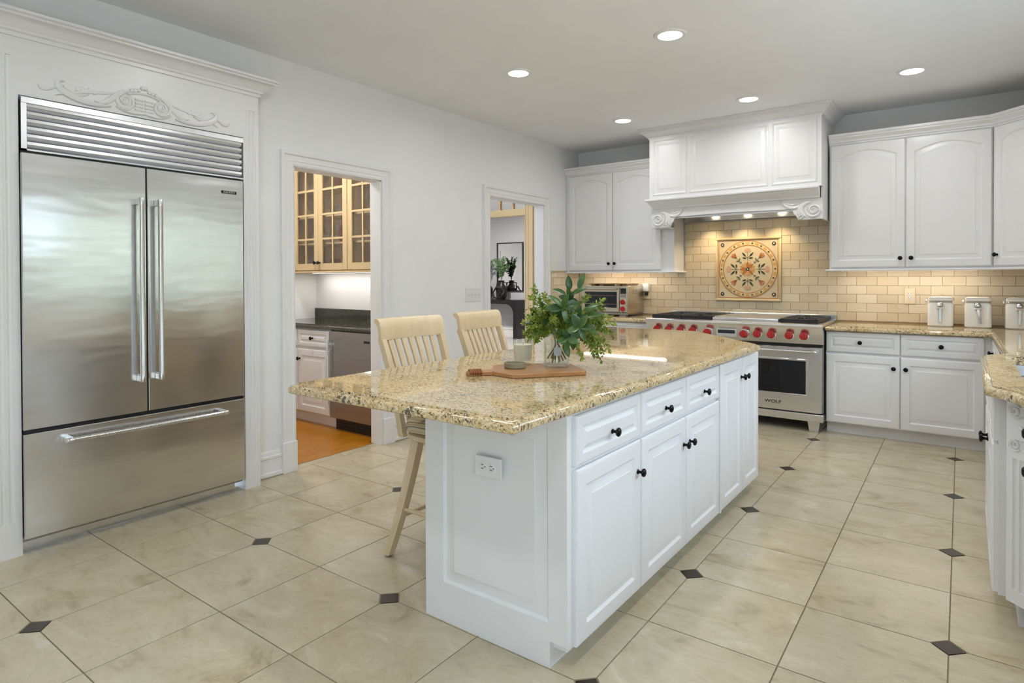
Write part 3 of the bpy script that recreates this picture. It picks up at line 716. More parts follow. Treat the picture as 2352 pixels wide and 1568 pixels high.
for s, xc in ((1, .115), (-1, HW - .115)):
    m = MB()
    def R(pts, w, h): ribbon(m, [(xc + s * (x * 1.3 + .012), 1.872 + z * 1.25) for x, z in pts], (lambda t, w=w: 1.3 * (w(t) if callable(w) else w)), h)
    R(spiral(-.045, -.005, .052, .010, pi * .2, -1.7), lambda t: .018 - .009 * t, .014); R(spiral(-.045, -.005, .026, .006, pi, 1.2), .010, .011)
    R(bez((-.03, .05), (.03, .055), (.06, .0), (.04, -.055)), leafw(.032), .014); R(bez((.0, .04), (.05, .02), (.03, -.03), (.0, -.05)), leafw(.026), .012)
    R(bez((.04, .03), (.08, .0), (.13, .03), (.15, .06)), leafw(.024), .012); R(bez((.06, .045), (.10, .03), (.14, .06), (.17, .075)), leafw(.018), .010)
    for k in range(4): blob(m, xc + s * (.055 + .014 * cos(k * 1.57)), 1.868 - .055 + .014 * sin(k * 1.57), .011, .012)
    m.v = [(x, y + .045, z) for x, y, z in m.v]; part('carved_scroll', m, M_CAB, hd)
for x in (.45, .77, 1.09):
    part('hood_lamp', MB().lathe([(.030, 1.914), (.030, 1.910), (.026, 1.909)], 16, (x, .38, 0)), emit('hood_bulb', (1, .80, .52), 10.), hd)
    l = bpy.data.lights.new('hood_light', 'SPOT'); l.energy = HOOD_W * 4; l.color = (1, .78, .48); l.spot_size = 1.9; l.spot_blend = .8; l.shadow_soft_size = .03
    lo = link('hood_light', l, None, hd, loc=(x, .38, 1.900))

# ------------------------------------------------------------------ tiled splashback
TWd, THt, YT = .1568, .0786, YB - .012
BED = MB()
rects = [(-3.643, .742, .86, 1.375), (-2.372, -.97, 1.375, 1.862)]
for x0, x1, z0, z1 in rects: BED.box(x0, x1, YB - .0045, YB - .0005, z0, z1)
BED.box(XL + .0005, XL + .0045, 5.61, YB - .005, .86, 1.375)
bed = struct('tile_bed', BED, M_SGROUT, wb)
Z0 = .983 - THt
MUR = (-.48 - 10 * TWd, -.48 - 6 * TWd, Z0 + 2 * THt, Z0 + 10 * THt)
_tc = {}
def tmesh(w, h):
    k = (round(w, 4), round(h, 4))
    if k not in _tc: _tc[k] = B(0, w, 0, .008, 0, h, b=.0012).mesh('tile', 30)
    return _tc[k]
def cut(iv, c0, c1):
    out = []
    for a, b in iv:
        if c1 <= a or c0 >= b: out.append((a, b)); continue
        if c0 > a: out.append((a, c0))
        if c1 < b: out.append((c1, b))
    return out
jg = .0011
for r in range(0, 13):
    z0, z1 = Z0 + r * THt, Z0 + (r + 1) * THt
    xr0, xr1 = (-3.643, .742) if z1 < 1.40 else (-2.372, -.972)
    if r == 6: pass
    z0c, z1c = max(z0, CT + .001), min(z1, 1.376 if xr0 < -3 else 1.86)
    if z1c - z0c < .01: continue
    ph = -.48 + (0 if r % 2 == 0 else TWd / 2)
    k0 = math.floor((xr0 - ph) / TWd)
    for k in range(k0, k0 + 40):
        a, b = max(ph + k * TWd, xr0), min(ph + (k + 1) * TWd, xr1)
        if b - a < .008: continue
        iv = [(a, b)]
        if z1c > MUR[2] + .004 and z0c < MUR[3] - .004: iv = cut(iv, MUR[0], MUR[1])
        for a, b in iv:
            if b - a < .008: continue
            za, zb = z0c, z1c
            if a >= MUR[0] - .001 and b <= MUR[1] + .001:
                if za < MUR[3] < zb: za = MUR[3]
                if za < MUR[2] < zb: zb = MUR[2]
            link('tile', tmesh(b - a - 2 * jg, zb - za - 2 * jg), M_SPL, wb, True, loc=(a + jg, YT, za + jg))
for r in range(0, 6):
    z0c, z1c = max(Z0 + r * THt, CT + .001), min(Z0 + (r + 1) * THt, 1.362); k = 0
    y = 6.213 - (TWd if r % 2 else TWd / 2)
    ys = [6.213]
    while y > 5.63: ys.append(y); y -= TWd
    ys.append(5.628)
    for b, a in zip(ys, ys[1:]):
        if b - a > .008: link('tile', tmesh(b - a - 2 * jg, z1c - z0c - 2 * jg), M_SPL, wb, True, loc=(XL + .0125, a + jg, z0c + jg), rot=(0, 0, R90))
part('edge_trim', MB().box(XL + .0005, XL + .014, 5.615, 5.628, CT, 1.376, b=.002).box(XL + .0005, XL + .014, 5.628, 6.21, 1.363, 1.376, b=.002), mat('tile_edge', (.62, .49, .30), .3), wb, True)

# mosaic mural
mu = thing('mosaic_mural', 'square stone mosaic with a round flower medallion above the range', 'mosaic', ((MUR[0] + MUR[1]) / 2, YT, (MUR[2] + MUR[3]) / 2))
MS = (MUR[1] - MUR[0]) / 2; MZ = (MUR[3] - MUR[2]) / 2
MC = {n: paint('mosaic_' + n, c, .35, 200, .12) for n, c in dict(field=(.66, .55, .36), cream=(.70, .55, .31), rust=(.45, .20, .06), gold=(.58, .36, .11), orange=(.44, .15, .03), peach=(.60, .32, .17), pink=(.62, .36, .24), green=(.045, .055, .025), olive=(.12, .11, .045), dark=(.02, .012, .008), white=(.7, .66, .58)).items()}
def mp(name, polys, m, parent, y0=-.0035, th=.0015, **k):
    mb = MB()
    for p in polys: mb.loops([[(x, y0, z) for x, z in p], [(x, y0 - th, z) for x, z in p]])
    return part(name, mb, m, parent, smooth=0, **k)
fld = part('field', B(-MS + .02, MS - .02, -.003, .006, -MZ + .02, MZ - .02), MC['field'], mu)
for nm, (x0, x1, z0, z1) in dict(a=(-MS, MS, MZ - .022, MZ), b=(-MS, MS, -MZ, -MZ + .022), c=(-MS, -MS + .022, -MZ + .022, MZ - .022), d=(MS - .022, MS, -MZ + .022, MZ - .022)).items():
    part('frame_rail', B(x0, x1, -.014, .006, z0, z1, b=.006), MC['cream'], mu)
e = MS - .030
for x0, x1, z0, z1 in ((-e, e, MZ - .034, MZ - .028), (-e, e, -MZ + .028, -MZ + .034), (-e, -e + .006, -MZ + .034, MZ - .034), (e - .006, e, -MZ + .034, MZ - .034)):
    part('border_line', B(x0, x1, -.0045, -.003, z0, z1), MC['rust'], mu)
def ring(r0, r1, n=64):
    a = [2 * pi * i / n for i in range(n)]
    return MB().loops([[(r * cos(t), y, r * sin(t)) for t in a] for r, y in ((r0, -.003), (r0, -.005), (r1, -.005), (r1, -.003))], False, False)
part('ring', ring(.272, .280), MC['rust'], mu); part('ring', ring(.232, .239), MC['rust'], mu); part('ring_field', ring(.239, .272), MC['cream'], mu)
def ell(rx, rz, n=14): return [(rx * cos(2 * pi * i / n), rz * sin(2 * pi * i / n)) for i in range(n)]
def petal(r0, r1, w, n=7):
    up = [(r0 + (r1 - r0) * i / n, w * sin(pi * (i / n) ** .8)) for i in range(n + 1)]; return up + [(x, -z) for x, z in up[::-1][1:-1]]
def rot2(p, a, cx=0., cz=0.): return [(cx + x * cos(a) - z * sin(a), cz + x * sin(a) + z * cos(a)) for x, z in p]
dot = MB(); dot.loops([[(x, -.005, z) for x, z in ell(.0095, .0095)], [(x, -.0065, z) for x, z in ell(.0095, .0095)]]); dot = dot.mesh('dot', 0)
ov = MB(); ov.loops([[(x, -.005, z) for x, z in ell(.019, .011)], [(x, -.0065, z) for x, z in ell(.019, .011)]]); ov = ov.mesh('oval', 0)
for k in range(36):
    a = 2 * pi * k / 36 + pi / 2; r = .2555
    link('green_dot' if k % 2 else 'gold_oval', dot if k % 2 else ov, MC['olive'] if k % 2 else MC['gold'], mu, loc=(r * cos(a), 0, r * sin(a)), rot=(0, -(a + pi / 2), 0))
for k in range(8): mp('petal', [rot2(petal(.014, .078, .015), 2 * pi * k / 8 + pi / 8)], MC['gold'], mu, -.003)
for k in range(8): mp('petal', [rot2(petal(.014, .075, .0135), 2 * pi * k / 8)], MC['orange'] if k % 3 else MC['peach'], mu, -.004)
def star(cx, cz, r, par):
    mp('flower_eye', [rot2(ell(r * .34, r * .34, 8), 2 * pi * k / 8, cx + r * .72 * cos(2 * pi * k / 8), cz + r * .72 * sin(2 * pi * k / 8)) for k in range(8)], MC['dark'], par, -.0055)
    mp('flower_centre', [[(cx + x, cz + z) for x, z in ell(r * .5, r * .5)]], MC['white'], par, -.0055)
star(0, 0, .016, mu)
for sx in (-1, 1):
    for sz in (-1, 1): star(sx * .245, sz * .245, .018, mu)
def line(p, w): 
    a, b = Vector(p[0]), Vector(p[1]); d = (b - a).normalized(); n = Vector((-d.y, d.x)) * w
    return [tuple(a + n), tuple(b + n), tuple(b - n), tuple(a - n)]
for k in range(4):
    a = pi / 4 + k * pi / 2
    mp('stem', [rot2(line(((.085, 0), (.155, 0)), .0013), a), rot2(line(((.085, 0), (.10, .012)), .0015), a), rot2(line(((.085, 0), (.10, -.012)), .0015), a)], MC['green'], mu)
    for s in (-1, 1): mp('leaf', [rot2(rot2(petal(0, .032, .006), s * 1.0, .115, 0), a)], MC['olive'], mu)
    mp('calyx', [rot2([(.153, 0), (.170, .013), (.170, -.013)], a)], MC['dark'], mu)
    for s in (-1, -.5, 0, .5, 1): mp('petal', [rot2(rot2(petal(0, .052 - .006 * abs(s), .0095), s * .55, .165, 0), a)], MC['orange'] if s in (-1, 0, 1) else MC['peach'], mu, -.0035 - .0004 * abs(s))
    a = k * pi / 2
    mp('stem', [rot2(line(((.085, 0), (.165, 0)), .0013), a)] + [rot2(line(((.11, 0), (.135, s * .03)), .0014), a) for s in (-1, 1)], MC['green'], mu)
    for s in (-1, 1):
        mp('leaf', [rot2(rot2(petal(0, .055, .009), s * .75, .125, s * .018), a)], MC['green'], mu); mp('leaf', [rot2(rot2(petal(0, .042, .008), s * 1.35, .105, s * .012), a)], MC['green'], mu)
    for s in (-1, 0, 1): mp('petal', [rot2([(x + .183 + (.006 if s == 0 else 0), z + s * .017) for x, z in ell(.018, .013)], a)], MC['pink'], mu, -.0035 - .0003 * s)

# ------------------------------------------------------------------ lamps
TRIMR = MB().loops([[(r * cos(2 * pi * i / 40), r * sin(2 * pi * i / 40), z) for i in range(40)] for r, z in ((.070, -.001), (.072, -.008), (.092, -.008), (.097, -.003), (.097, 0))], False, False).mesh('trim_ring', 40)
DIFF = MB().lathe([(.071, -.002), (.070, -.006), (.05, -.007)], 40).mesh('diffuser', 40)
names = {(0, 0): 'recessed ceiling lamp above the island stools', (1, 0): 'recessed ceiling lamp above the island drawers', (0, 1): 'recessed ceiling lamp in front of the corner wall cabinet by the doorway',
         (1, 1): 'recessed ceiling lamp in front of the range hood', (2, 1): 'recessed ceiling lamp in front of the wall cabinets over the canisters', (2, 0): 'recessed ceiling lamp above the sink aisle', (0, 2): 'recessed ceiling lamp in front of the steel refrigerator', (1, 2): 'recessed ceiling lamp above the overhanging end of the island worktop',
         (2, 2): 'recessed ceiling lamp over the aisle beside the narrow drawer stack', (0, 3): 'recessed ceiling lamp by the plain wall past the refrigerator', (1, 3): 'recessed ceiling lamp in the middle of the patio end', (2, 3): 'recessed ceiling lamp just inside the patio door'}
for i, x in enumerate((-2.562, -1.437, -.32)):
    for j, y in enumerate((3.53, 5.175, 1.88, .2)):
        o = thing('recessed_light', names[(i, j)], 'ceiling lamp', (x, y, ZC), 0, 'recessed ceiling lamps')
        link('trim_ring', TRIMR, M_TRIM, o); link('diffuser', DIFF, M_LAMP, o)
        l = bpy.data.lights.new('downlight', 'AREA'); l.shape = 'DISK'; l.size = .13; l.energy = LAMP_W; l.color = (.97, .985, 1); l.spread = 3.0
        link('downlight', l, None, o, loc=(0, 0, -.012))
def strip(label, x0, x1, y, z, col, w, mm):
    o = thing('led_strip', label, 'light strip', ((x0 + x1) / 2, y, z))
    part('housing', B(x0, x1, y - .012, y + .012, z, z + .012), M_WHITEP, o, True); part('diffuser', B(x0 + .01, x1 - .01, y - .008, y + .008, z - .004, z), mm, o, True)
    l = bpy.data.lights.new('strip_light', 'AREA'); l.shape = 'RECTANGLE'; l.size = x1 - x0 - .04; l.size_y = .02; l.energy = w; l.color = col
    link('strip_light', l, None, o, loc=(0, 0, -.007))
strip('slim warm light strip under the wall cabinet above the toaster oven', -3.50, -2.50, 6.06, 1.349, (1, .93, .83), STRIP_W, M_STRIP)
strip('slim warm light strip under the wall cabinet above the canisters', -.90, .08, 6.06, 1.349, (1, .93, .83), STRIP_W, M_STRIP)

# ------------------------------------------------------------------ bar stools (local +x is the front)
def _stripe():
    m = mat('striped_cushion', (.5, .4, .25), .8); t = NT(m); c = t.n('ShaderNodeTexCoord'); sp = t.n('ShaderNodeSeparateXYZ'); t.l(c.outputs['Object'], sp.inputs[0])
    a = t.n('ShaderNodeMath', operation='ADD'); t.l(sp.outputs[1], a.inputs[0]); t.l(sp.outputs[2], a.inputs[1])
    b = t.n('ShaderNodeMath', operation='MULTIPLY'); b.inputs[1].default_value = 16.; t.l(a.outputs[0], b.inputs[0]); f = t.n('ShaderNodeMath', operation='FRACT'); t.l(b.outputs[0], f.inputs[0])
    r = t.n('ShaderNodeValToRGB'); r.color_ramp.interpolation = 'CONSTANT'; e = r.color_ramp.elements
    cs = [(0, (.60, .50, .33)), (.22, (.16, .19, .16)), (.34, (.66, .56, .38)), (.40, (.46, .36, .21)), (.62, (.66, .56, .38)), (.68, (.24, .20, .08)), (.84, (.66, .56, .38)), (.9, (.50, .40, .25))]
    e[0].position, e[0].color = cs[0][0], (*cs[0][1], 1); e[1].position, e[1].color = cs[-1][0], (*cs[-1][1], 1)
    for p, k in cs[1:-1]: x = e.new(p); x.color = (*k, 1)
    t.l(f.outputs[0], r.inputs[0]); t.color(r.outputs[0]); return m
M_STRIPE = _stripe()
def plank_sweep(pts, w, t):
    """rectangular section along pts; each entry (x,y,z); w across y, t along x"""
    ls = []
    for i, (x, y, z) in enumerate(pts):
        ww = w[i] if isinstance(w, list) else w; tt = t[i] if isinstance(t, list) else t
        ls.append([(x - tt / 2, y - ww / 2, z), (x + tt / 2, y - ww / 2, z), (x + tt / 2, y + ww / 2, z), (x - tt / 2, y + ww / 2, z)])
    return MB().loops(ls)
def backx(z): t = (z - .56) / .54; return -.20 - .16 * t + .018 * sin(pi * t)
def stool(label, loc, rz):
    o = thing('bar_stool', label, 'bar stool', loc, rz)
    sp = [(cos(2 * pi * i / 28), sin(2 * pi * i / 28)) for i in range(28)]
    se = lambda rx, ry, z: [(rx * math.copysign(abs(c) ** .55, c), ry * math.copysign(abs(s) ** .55, s), z) for c, s in sp]
    part('seat', MB().loops([se(.20, .20, .535), se(.21, .215, .545), se(.21, .215, .565), se(.20, .20, .572)]), M_MAPLE, o)
    part('cushion', MB().loops([se(.195, .195, .572), se(.215, .222, .582), se(.218, .226, .605), se(.205, .212, .628), se(.15, .155, .640), se(.05, .05, .643)]), M_STRIPE, o, label='striped fabric seat cushion')
    for sx in (-1, 1):
        for sy in (-1, 1):
            ps = []
            for k in range(9):
                t = k / 8; z = .54 * (1 - t); cv = .02 * sin(pi * t) * (1 if sx < 0 else -1)
                ps.append((sx * (.145 + .075 * t) + cv * .6, sy * (.135 + .122 * t), z if k < 8 else 0.006))
            lg = part('leg', plank_sweep(ps, [.044 - .008 * k / 8 for k in range(9)], [.048 - .014 * (k / 8) for k in range(9)]), M_MAPLE, o)
            part('foot_pad', MB().lathe([(.011, 0), (.011, .007)], 10, (ps[-1][0], ps[-1][1], 0)), M_BLACK, lg)
    zz = .17; t = 1 - zz / .54; a, b = .145 + .075 * t, .135 + .122 * t
    for sx in (-1, 1): part('stretcher', MB().tube([(sx * a, -b, zz), (sx * a, 0, zz), (sx * a, b, zz)], [.008, .012, .008], 8), M_MAPLE, o)
    zz = .215; t = 1 - zz / .54; a, b = .145 + .075 * t, .135 + .122 * t
    for sy in (-1, 1): part('stretcher', MB().tube([(-a, sy * b, zz), (0, sy * b, zz), (a, sy * b, zz)], [.008, .012, .008], 8), M_MAPLE, o)
    for sy in (-1, 1):
        pts = [(backx(z), sy * (.186 + .020 * (z - .56) / .54), z) for z in [.545 + .455 * k / 8 for k in range(9)]]
        part('back_post', plank_sweep(pts, .028, .034), M_MAPLE, o)
    # curved top rail with a rolled upper edge
    ls = []
    for k in range(13):
        y = -.220 + .440 * k / 12; cur = -.026 * (1 - (y / .220) ** 2)
        pr = [(.0, .994), (.003, 1.05), (-.003, 1.080), (-.014, 1.094), (-.029, 1.098), (-.041, 1.092), (-.043, 1.081), (-.034, 1.074), (-.022, 1.062), (-.017, 1.03), (-.018, .994)]
        ls.append([(backx(.985) + .008 + dx + cur - .10 * max(0, z - .985), y, z) for dx, z in pr])
    part('top_rail', MB().loops(ls), M_MAPLE, o)
    for k in range(7):
        y = -.138 + .046 * k
        pts = [(backx(z) - .022 * (1 - (y / .236) ** 2) * (z - .56) / .42, y * (.93 + .12 * (z - .56) / .42), z) for z in [.56 + .442 * q / 6 for q in range(7)]]
        part('slat', plank_sweep(pts, .024, .012), M_MAPLE, o)
    return o
stool('maple bar stool with slatted back in front of the pantry doorway', (-1.945, 2.198, 0), 0.)
stool('maple bar stool with slatted back turned toward the range, beside the switch plate', (-2.0, 2.835, 0), .10)

# ------------------------------------------------------------------ things on the island
BA = radians(50.5); bx_, by_ = -1.643, 1.892
cb = thing('serving_board', 'acacia serving board with a cord wrapped handle under the vase', 'cutting board', (bx_, by_, CT + .0006), BA)
ol = [(.0, .0), (.012, -.022), (.06, -.018), (.105, -.022), (.135, -.07), (.165, -.120), (.19, -.130), (.47, -.118), (.485, -.10), (.49, .13), (.475, .150), (.17, .165), (.15, .155), (.14, .12), (.125, .06), (.105, .03), (.06, .024), (.012, .024)]
part('board', MB().loops([[(x, y, z) for x, y in offset(ol, d)] for d, z in ((.003, 0), (0, .003), (0, .015), (.003, .018))]), M_BOARD, cb)
M_CORD = mat('leather_cord', (.28, .09, .03), .6)
for k in range(7): part('cord_wrap', MB().tube([(.016 + .0075 * k, .024 * cos(a), .0138 + .0098 * sin(a)) for a in [2 * pi * i / 16 for i in range(17)]], .0037, 6), M_CORD, cb)
BZ = CT + .0192
cd = thing('candle', 'cream candle in a clear glass tumbler on the board', 'candle', (-1.592, 2.222, BZ))
part('glass', MB().lathe([(.001, .0), (.036, .0), (.040, .003), (.0445, .108), (.0435, .109), (.0425, .107), (.0385, .016), (.001, .014)], 36), M_GLASS, cd)
part('wax', MB().lathe([(.001, .0145), (.0383, .0165), (.0415, .084), (.030, .0825), (.001, .082)], 36), mat('cream_wax', (.86, .80, .62), .45), cd)
part('wick', MB().tube([(0, 0, .081), (.001, 0, .092)], .0012, 6), M_STEMB, cd)
di = thing('small_dish', 'small grey green stoneware dish on the board', 'dish', (-1.538, 2.088, BZ))
part('dish', MB().lathe([(.001, 0), (.042, 0), (.0455, .004), (.046, .022), (.0435, .0235), (.0415, .021), (.040, .008), (.001, .006)], 36), mat('stoneware', (.27, .24, .15), .55), di)
mb_ = tag(struct('matchbook', B(-.026, .004, -.012, .016, .0, .007, b=.001), M_BLACK), 'black matchbook lying in the small dish', 'matchbook'); mb_['kind'] = 'thing'; mb_.location = (-1.545, 2.095, BZ + .0085); mb_.rotation_euler = (0, 0, .5)

VB = Vector((-1.428, 2.243, BZ)); RT = Vector((.803, .596, 0)); TC = Vector((.596, -.803, 0)); UP = Vector((0, 0, 1))
vs = thing('flower_vase', 'clear glass vase of leafy green stems with a grey tag', 'vase', VB)
part('glass', MB().lathe([(.001, .0), (.050, .0), (.0545, .006), (.0555, .06), (.054, .11), (.047, .138), (.0475, .165), (.046, .166), (.0445, .163), (.045, .138), (.0515, .11), (.053, .06), (.052, .011), (.001, .008)], 40), M_GLASS, vs)
part('water', MB().lathe([(.001, .0085), (.0515, .0115), (.0525, .06), (.0515, .094), (.001, .0935)], 40), M_WATER, vs)
VP = lambda a, b, c: RT * a + UP * b + TC * c
RN = random.Random(11)
for k in range(16):
    an = 2 * pi * k / 16 + RN.uniform(-.2, .2); r = RN.uniform(.02, .045); a2 = an + pi + RN.uniform(-.8, .8); r2 = RN.uniform(.012, .038)
    part('stem', MB().tube([(r * cos(an), r * sin(an), .013 + RN.uniform(0, .02)), (.3 * (r * cos(an) + r2 * cos(a2)), .3 * (r * sin(an) + r2 * sin(a2)), .09), (r2 * cos(a2), r2 * sin(a2), .175)], .0022 if k % 3 else .003, 6), M_STEMG if k % 3 else M_STEMB, vs)
tg = VP(.0, .068, .0575)
part('tag', MB().loops([[tuple(tg + RT * x + UP * z + TC * c) for x, z in [(.017 * math.copysign(abs(cos(t)) ** .5, cos(t)), .018 * math.copysign(abs(sin(t)) ** .5, sin(t))) for t in [2 * pi * i / 28 for i in range(28)]]] for c in (0, .003)]), mat('grey_tag', (.34, .36, .35), .5), vs, label='grey rounded tag')
part('tag_string', MB().tube([tuple(tg + UP * .018 + TC * .002), tuple(VP(-.012, .135, .05))], .0008, 5).tube([tuple(tg + UP * .018 + TC * .002), tuple(VP(.012, .135, .05))], .0008, 5).tube([(.0478 * cos(a), .0478 * sin(a), .137) for a in [2 * pi * i / 24 for i in range(25)]], .0012, 5), mat('twine', (.5, .5, .46), .8), vs)
def leaf_mesh(L, Wd):
    m = MB(); vs_ = []; fs = []
    for i in range(8):
        t = i / 7; w = Wd / 2 * (sin(pi * t ** .85) ** .75 if 0 < t < 1 else 0.02); zc = -.18 * L * t * t
        vs_ += [(t * L, -w, zc + .25 * w), (t * L, 0, zc), (t * L, w, zc + .25 * w)]
        if i: b = 3 * i; fs += [(b - 3, b - 2, b + 1, b), (b - 2, b - 1, b + 2, b + 1)]
    return m.add(vs_, fs).mesh('leaf', 60)
LEAVES = [leaf_mesh(.078, .036), leaf_mesh(.062, .034), leaf_mesh(.09, .034)]
def put_leaf(a, b, c, da, db, dc, kind=0, roll=0., s=1.):
    d = VP(da, db, dc).normalized(); n0 = (TC * .75 + UP * .65); y = n0.cross(d).normalized(); z = d.cross(y)
    m = Matrix((d, y, z)).transposed().to_4x4() @ Matrix.Rotation(roll, 4, 'X')
    o = link('leaf', LEAVES[kind], M_LEAF, vs); o.matrix_basis = Matrix.Translation(VP(a, b, c)) @ m @ Matrix.Scale(s, 4); return o
# whorls of broad leaves: centre, tilt, count, size
def whorl(a, b, c, n, da, db, s, spread=1.1, kind=None, ph=0.):
    for k in range(n):
        t = 2 * pi * k / n + ph + RN.uniform(-.25, .25)
        put_leaf(a, b, c, da + spread * cos(t), db + spread * sin(t), .35 + RN.uniform(-.2, .3), RN.randrange(3) if kind is None else kind, RN.uniform(-.5, .5), s * RN.uniform(.85, 1.1))
whorl(.055, .285, .0, 5, .0, .6, .8, 1.0, None, .6); whorl(.02, .235, .05, 5, -.1, .5, .85); whorl(.085, .175, .12, 6, .2, -.1, 1.0, 1.0, 1); whorl(.035, .13, .125, 4, .0, -.4, .9, .9, 1); whorl(.02, .255, .09, 5, -.1, .4, .95, 1.0, 0)
whorl(.08, .215, .06, 5, .2, .2, .85); whorl(.045, .15, .08, 5, .1, -.5, .8); whorl(-.03, .215, .04, 3, -.3, .4, .8)
for a, b, c, da, db, dc, k in ((-.085, .205, .02, -.45, 1., .1, 0), (-.075, .20, .03, -1., .15, .2, 0), (-.075, .16, .02, -1., -.35, .1, 1), (.12, .255, .03, 1., .55, .2, 2), (.125, .235, .03, 1., .15, .3, 2), (.13, .215, .02, 1., -.2, .1, 2), (.12, .19, .05, .9, -.5, .2, 0),
                               (.10, .355, 0, .35, 1.1, .1, 2), (.06, .35, 0, -.1, 1., .1, 0), (.045, .33, 0, -.9, .5, .2, 0), (.065, .33, .02, .8, .5, .2, 2), (.03, .115, .055, .3, -1., .3, 0), (.075, .135, .06, -.2, -1., .2, 1)):
    put_leaf(a * .95, b * .93, c, da, db, dc, k, RN.uniform(-.4, .4), .85)
def sprig(tip, mid, n, size, droop, m, brown=.0):
    mb = MB(); p0 = Vector((RN.uniform(-.02, .02), RN.uniform(-.02, .02), .15)); p1, p2 = VP(*mid), VP(*tip)
    cp_ = [p0.lerp(p1, t).lerp(p1.lerp(p2, t), t) for t in [k / 12 for k in range(13)]]
    mb.tube([tuple(p) for p in cp_], [.0018 - .0012 * k / 12 for k in range(13)], 5)
    for k in range(n):
        t = .35 + .65 * (k + RN.random()) / n; p = p0.lerp(p1, t).lerp(p1.lerp(p2, t), t); d = Vector((RN.gauss(0, 1), RN.gauss(0, 1), RN.gauss(-.1 - droop, .9))).normalized()
        d = (d + (p2 - p1).normalized() * .8).normalized(); q = p + d * RN.uniform(0, .016 if size < .014 else .004); sd = d.cross(Vector((RN.gauss(0, 1), RN.gauss(0, 1), RN.gauss(0, 1)))).normalized() * size * .26
        L = size * RN.uniform(.7, 1.25); mb.add([tuple(q), tuple(q + d * L * .5 + sd), tuple(q + d * L), tuple(q + d * L * .5 - sd)], [(0, 1, 2, 3)])
    return part('sprig', mb, m, vs, smooth=0)
for k in range(44):                                     # fine light foliage mounds, left and middle
    a = RN.uniform(-.13, .075); b = RN.uniform(.12, .265) - .25 * max(0, abs(a + .04) - .06)
    sprig((a, b, RN.uniform(-.02, .11)), (a * .5, b * .75 + .07, RN.uniform(0, .05)), 150, .0125, .2, M_FERN)
for tip, mid in (((-.145, .185, .02), (-.07, .22, .02)), ((-.14, .135, .0), (-.09, .22, .0)), ((-.12, .12, .02), (-.09, .21, .02)), ((-.09, .11, .05), (-.08, .19, .05)), ((-.115, .30, 0), (-.05, .24, 0)), ((-.10, .34, 0), (-.06, .26, 0)),
                 ((.20, .285, .0), (.10, .22, .02)), ((.235, .215, .0), (.12, .22, .02)), ((.245, .185, .03), (.13, .22, .03)), ((.24, .13, .03), (.15, .21, .03)), ((.225, .07, .04), (.16, .20, .04)), ((.185, .03, .05), (.14, .17, .05)),
                 ((.20, .06, .03), (.13, .19, .03)), ((.16, .05, .06), (.11, .17, .06)), ((.21, .25, -.02), (.10, .24, 0)), ((.18, .10, .04), (.12, .20, .05)), ((.10, .04, .07), (.08, .15, .06)), ((.14, .30, -.02), (.07, .24, 0)), ((-.05, .31, -.03), (-.02, .25, 0)), ((.22, .16, -.02), (.12, .22, -.02)), ((.19, .20, .05), (.10, .21, .05))):
    sprig(tip, mid, 95, .019, .15, M_FERN)

# ------------------------------------------------------------------ worktop things along the range wall
to = thing('toaster_oven', 'steel countertop toaster oven with two red knobs', 'toaster oven', (-3.372, 5.80, CT))
M_TOAST = steel('warm_steel', (.62, .55, .44), .3)
part('body', MB().box(0, .552, .012, .385, .03, .318, b=.006), M_TOAST, to)
part('base', MB().box(.004, .548, .004, .38, .012, .04, b=.004).box(.03, .10, .01, .06, 0, .014).box(.45, .52, .01, .06, 0, .014).box(.03, .10, .31, .36, 0, .014).box(.45, .52, .31, .36, 0, .014), M_STEELD, to)
dr = part('door', B(.008, .455, -.008, .012, .045, .31, b=.003), M_TOAST, to)
part('window', B(.048, .43, -.011, -.007, .088, .255, b=.002), M_GLASSBLK, dr)
for z in (.125, .215): part('rack_wire', MB().tube([(.055, -.0115, z), (.42, -.0115, z)], .0016, 6), M_CHROME, dr)
m = MB().tube([(.03, -.045, .285), (.435, -.045, .285)], .011, 12)
for x in (.05, .415): m.box(x - .01, x + .01, -.045, -.007, .276, .294)
part('handle', m, M_TOAST, dr)
cp2 = part('control_panel', B(.46, .546, -.006, .012, .045, .31, b=.002), M_TOAST, to)
part('display', B(.470, .536, -.009, -.005, .235, .293, b=.001), M_GLASSBLK, cp2)
part('button_pad', B(.472, .534, -.009, -.005, .198, .228, b=.001), M_STEELD, cp2)
TK = MB().lathe([(.026, 0), (.0265, -.016), (.024, -.02), (.01, -.021)], 24, ax='y').mesh('toaster_knob')
for z in (.150, .080):
    k = link('knob', TK, M_RED, cp2, loc=(.503, -.014, z)); link('bezel', BZ1, M_CHROME, k, loc=(0, .004, 0))
m = MB()
for c in range(2):
    for r in range(3): m.box(.5515, .5535, .11 + .07 * c, .15 + .07 * c, .235 + .016 * r, .245 + .016 * r)
part('vent_slots', m, M_STEELD, to)
bo = thing('bamboo_rack', 'flat bamboo board on small feet on top of the toaster oven', 'board', (-3.30, 5.84, CT + .318))
part('board', B(0, .45, 0, .30, .016, .028, b=.003), M_BAMBOO, bo)
for x in (.02, .12, .32, .39): part('foot', B(x, x + .05, .01, .29, 0, .016, b=.002), M_BOARD, bo)
pg = thing('plug_adapter', 'white plug adapter on an ivory outlet behind the toaster oven', 'adapter', (-2.795, 6.214, 1.15))
part('plate', B(-.045, .045, -.006, 0, -.085, .075, b=.002), M_IVORY, pg); part('adapter', B(-.03, .035, -.05, -.006, .0, .085, b=.006), M_WHITEP, pg); part('plug', B(-.012, .018, -.035, -.006, -.045, -.012, b=.004), M_BLACK, pg)

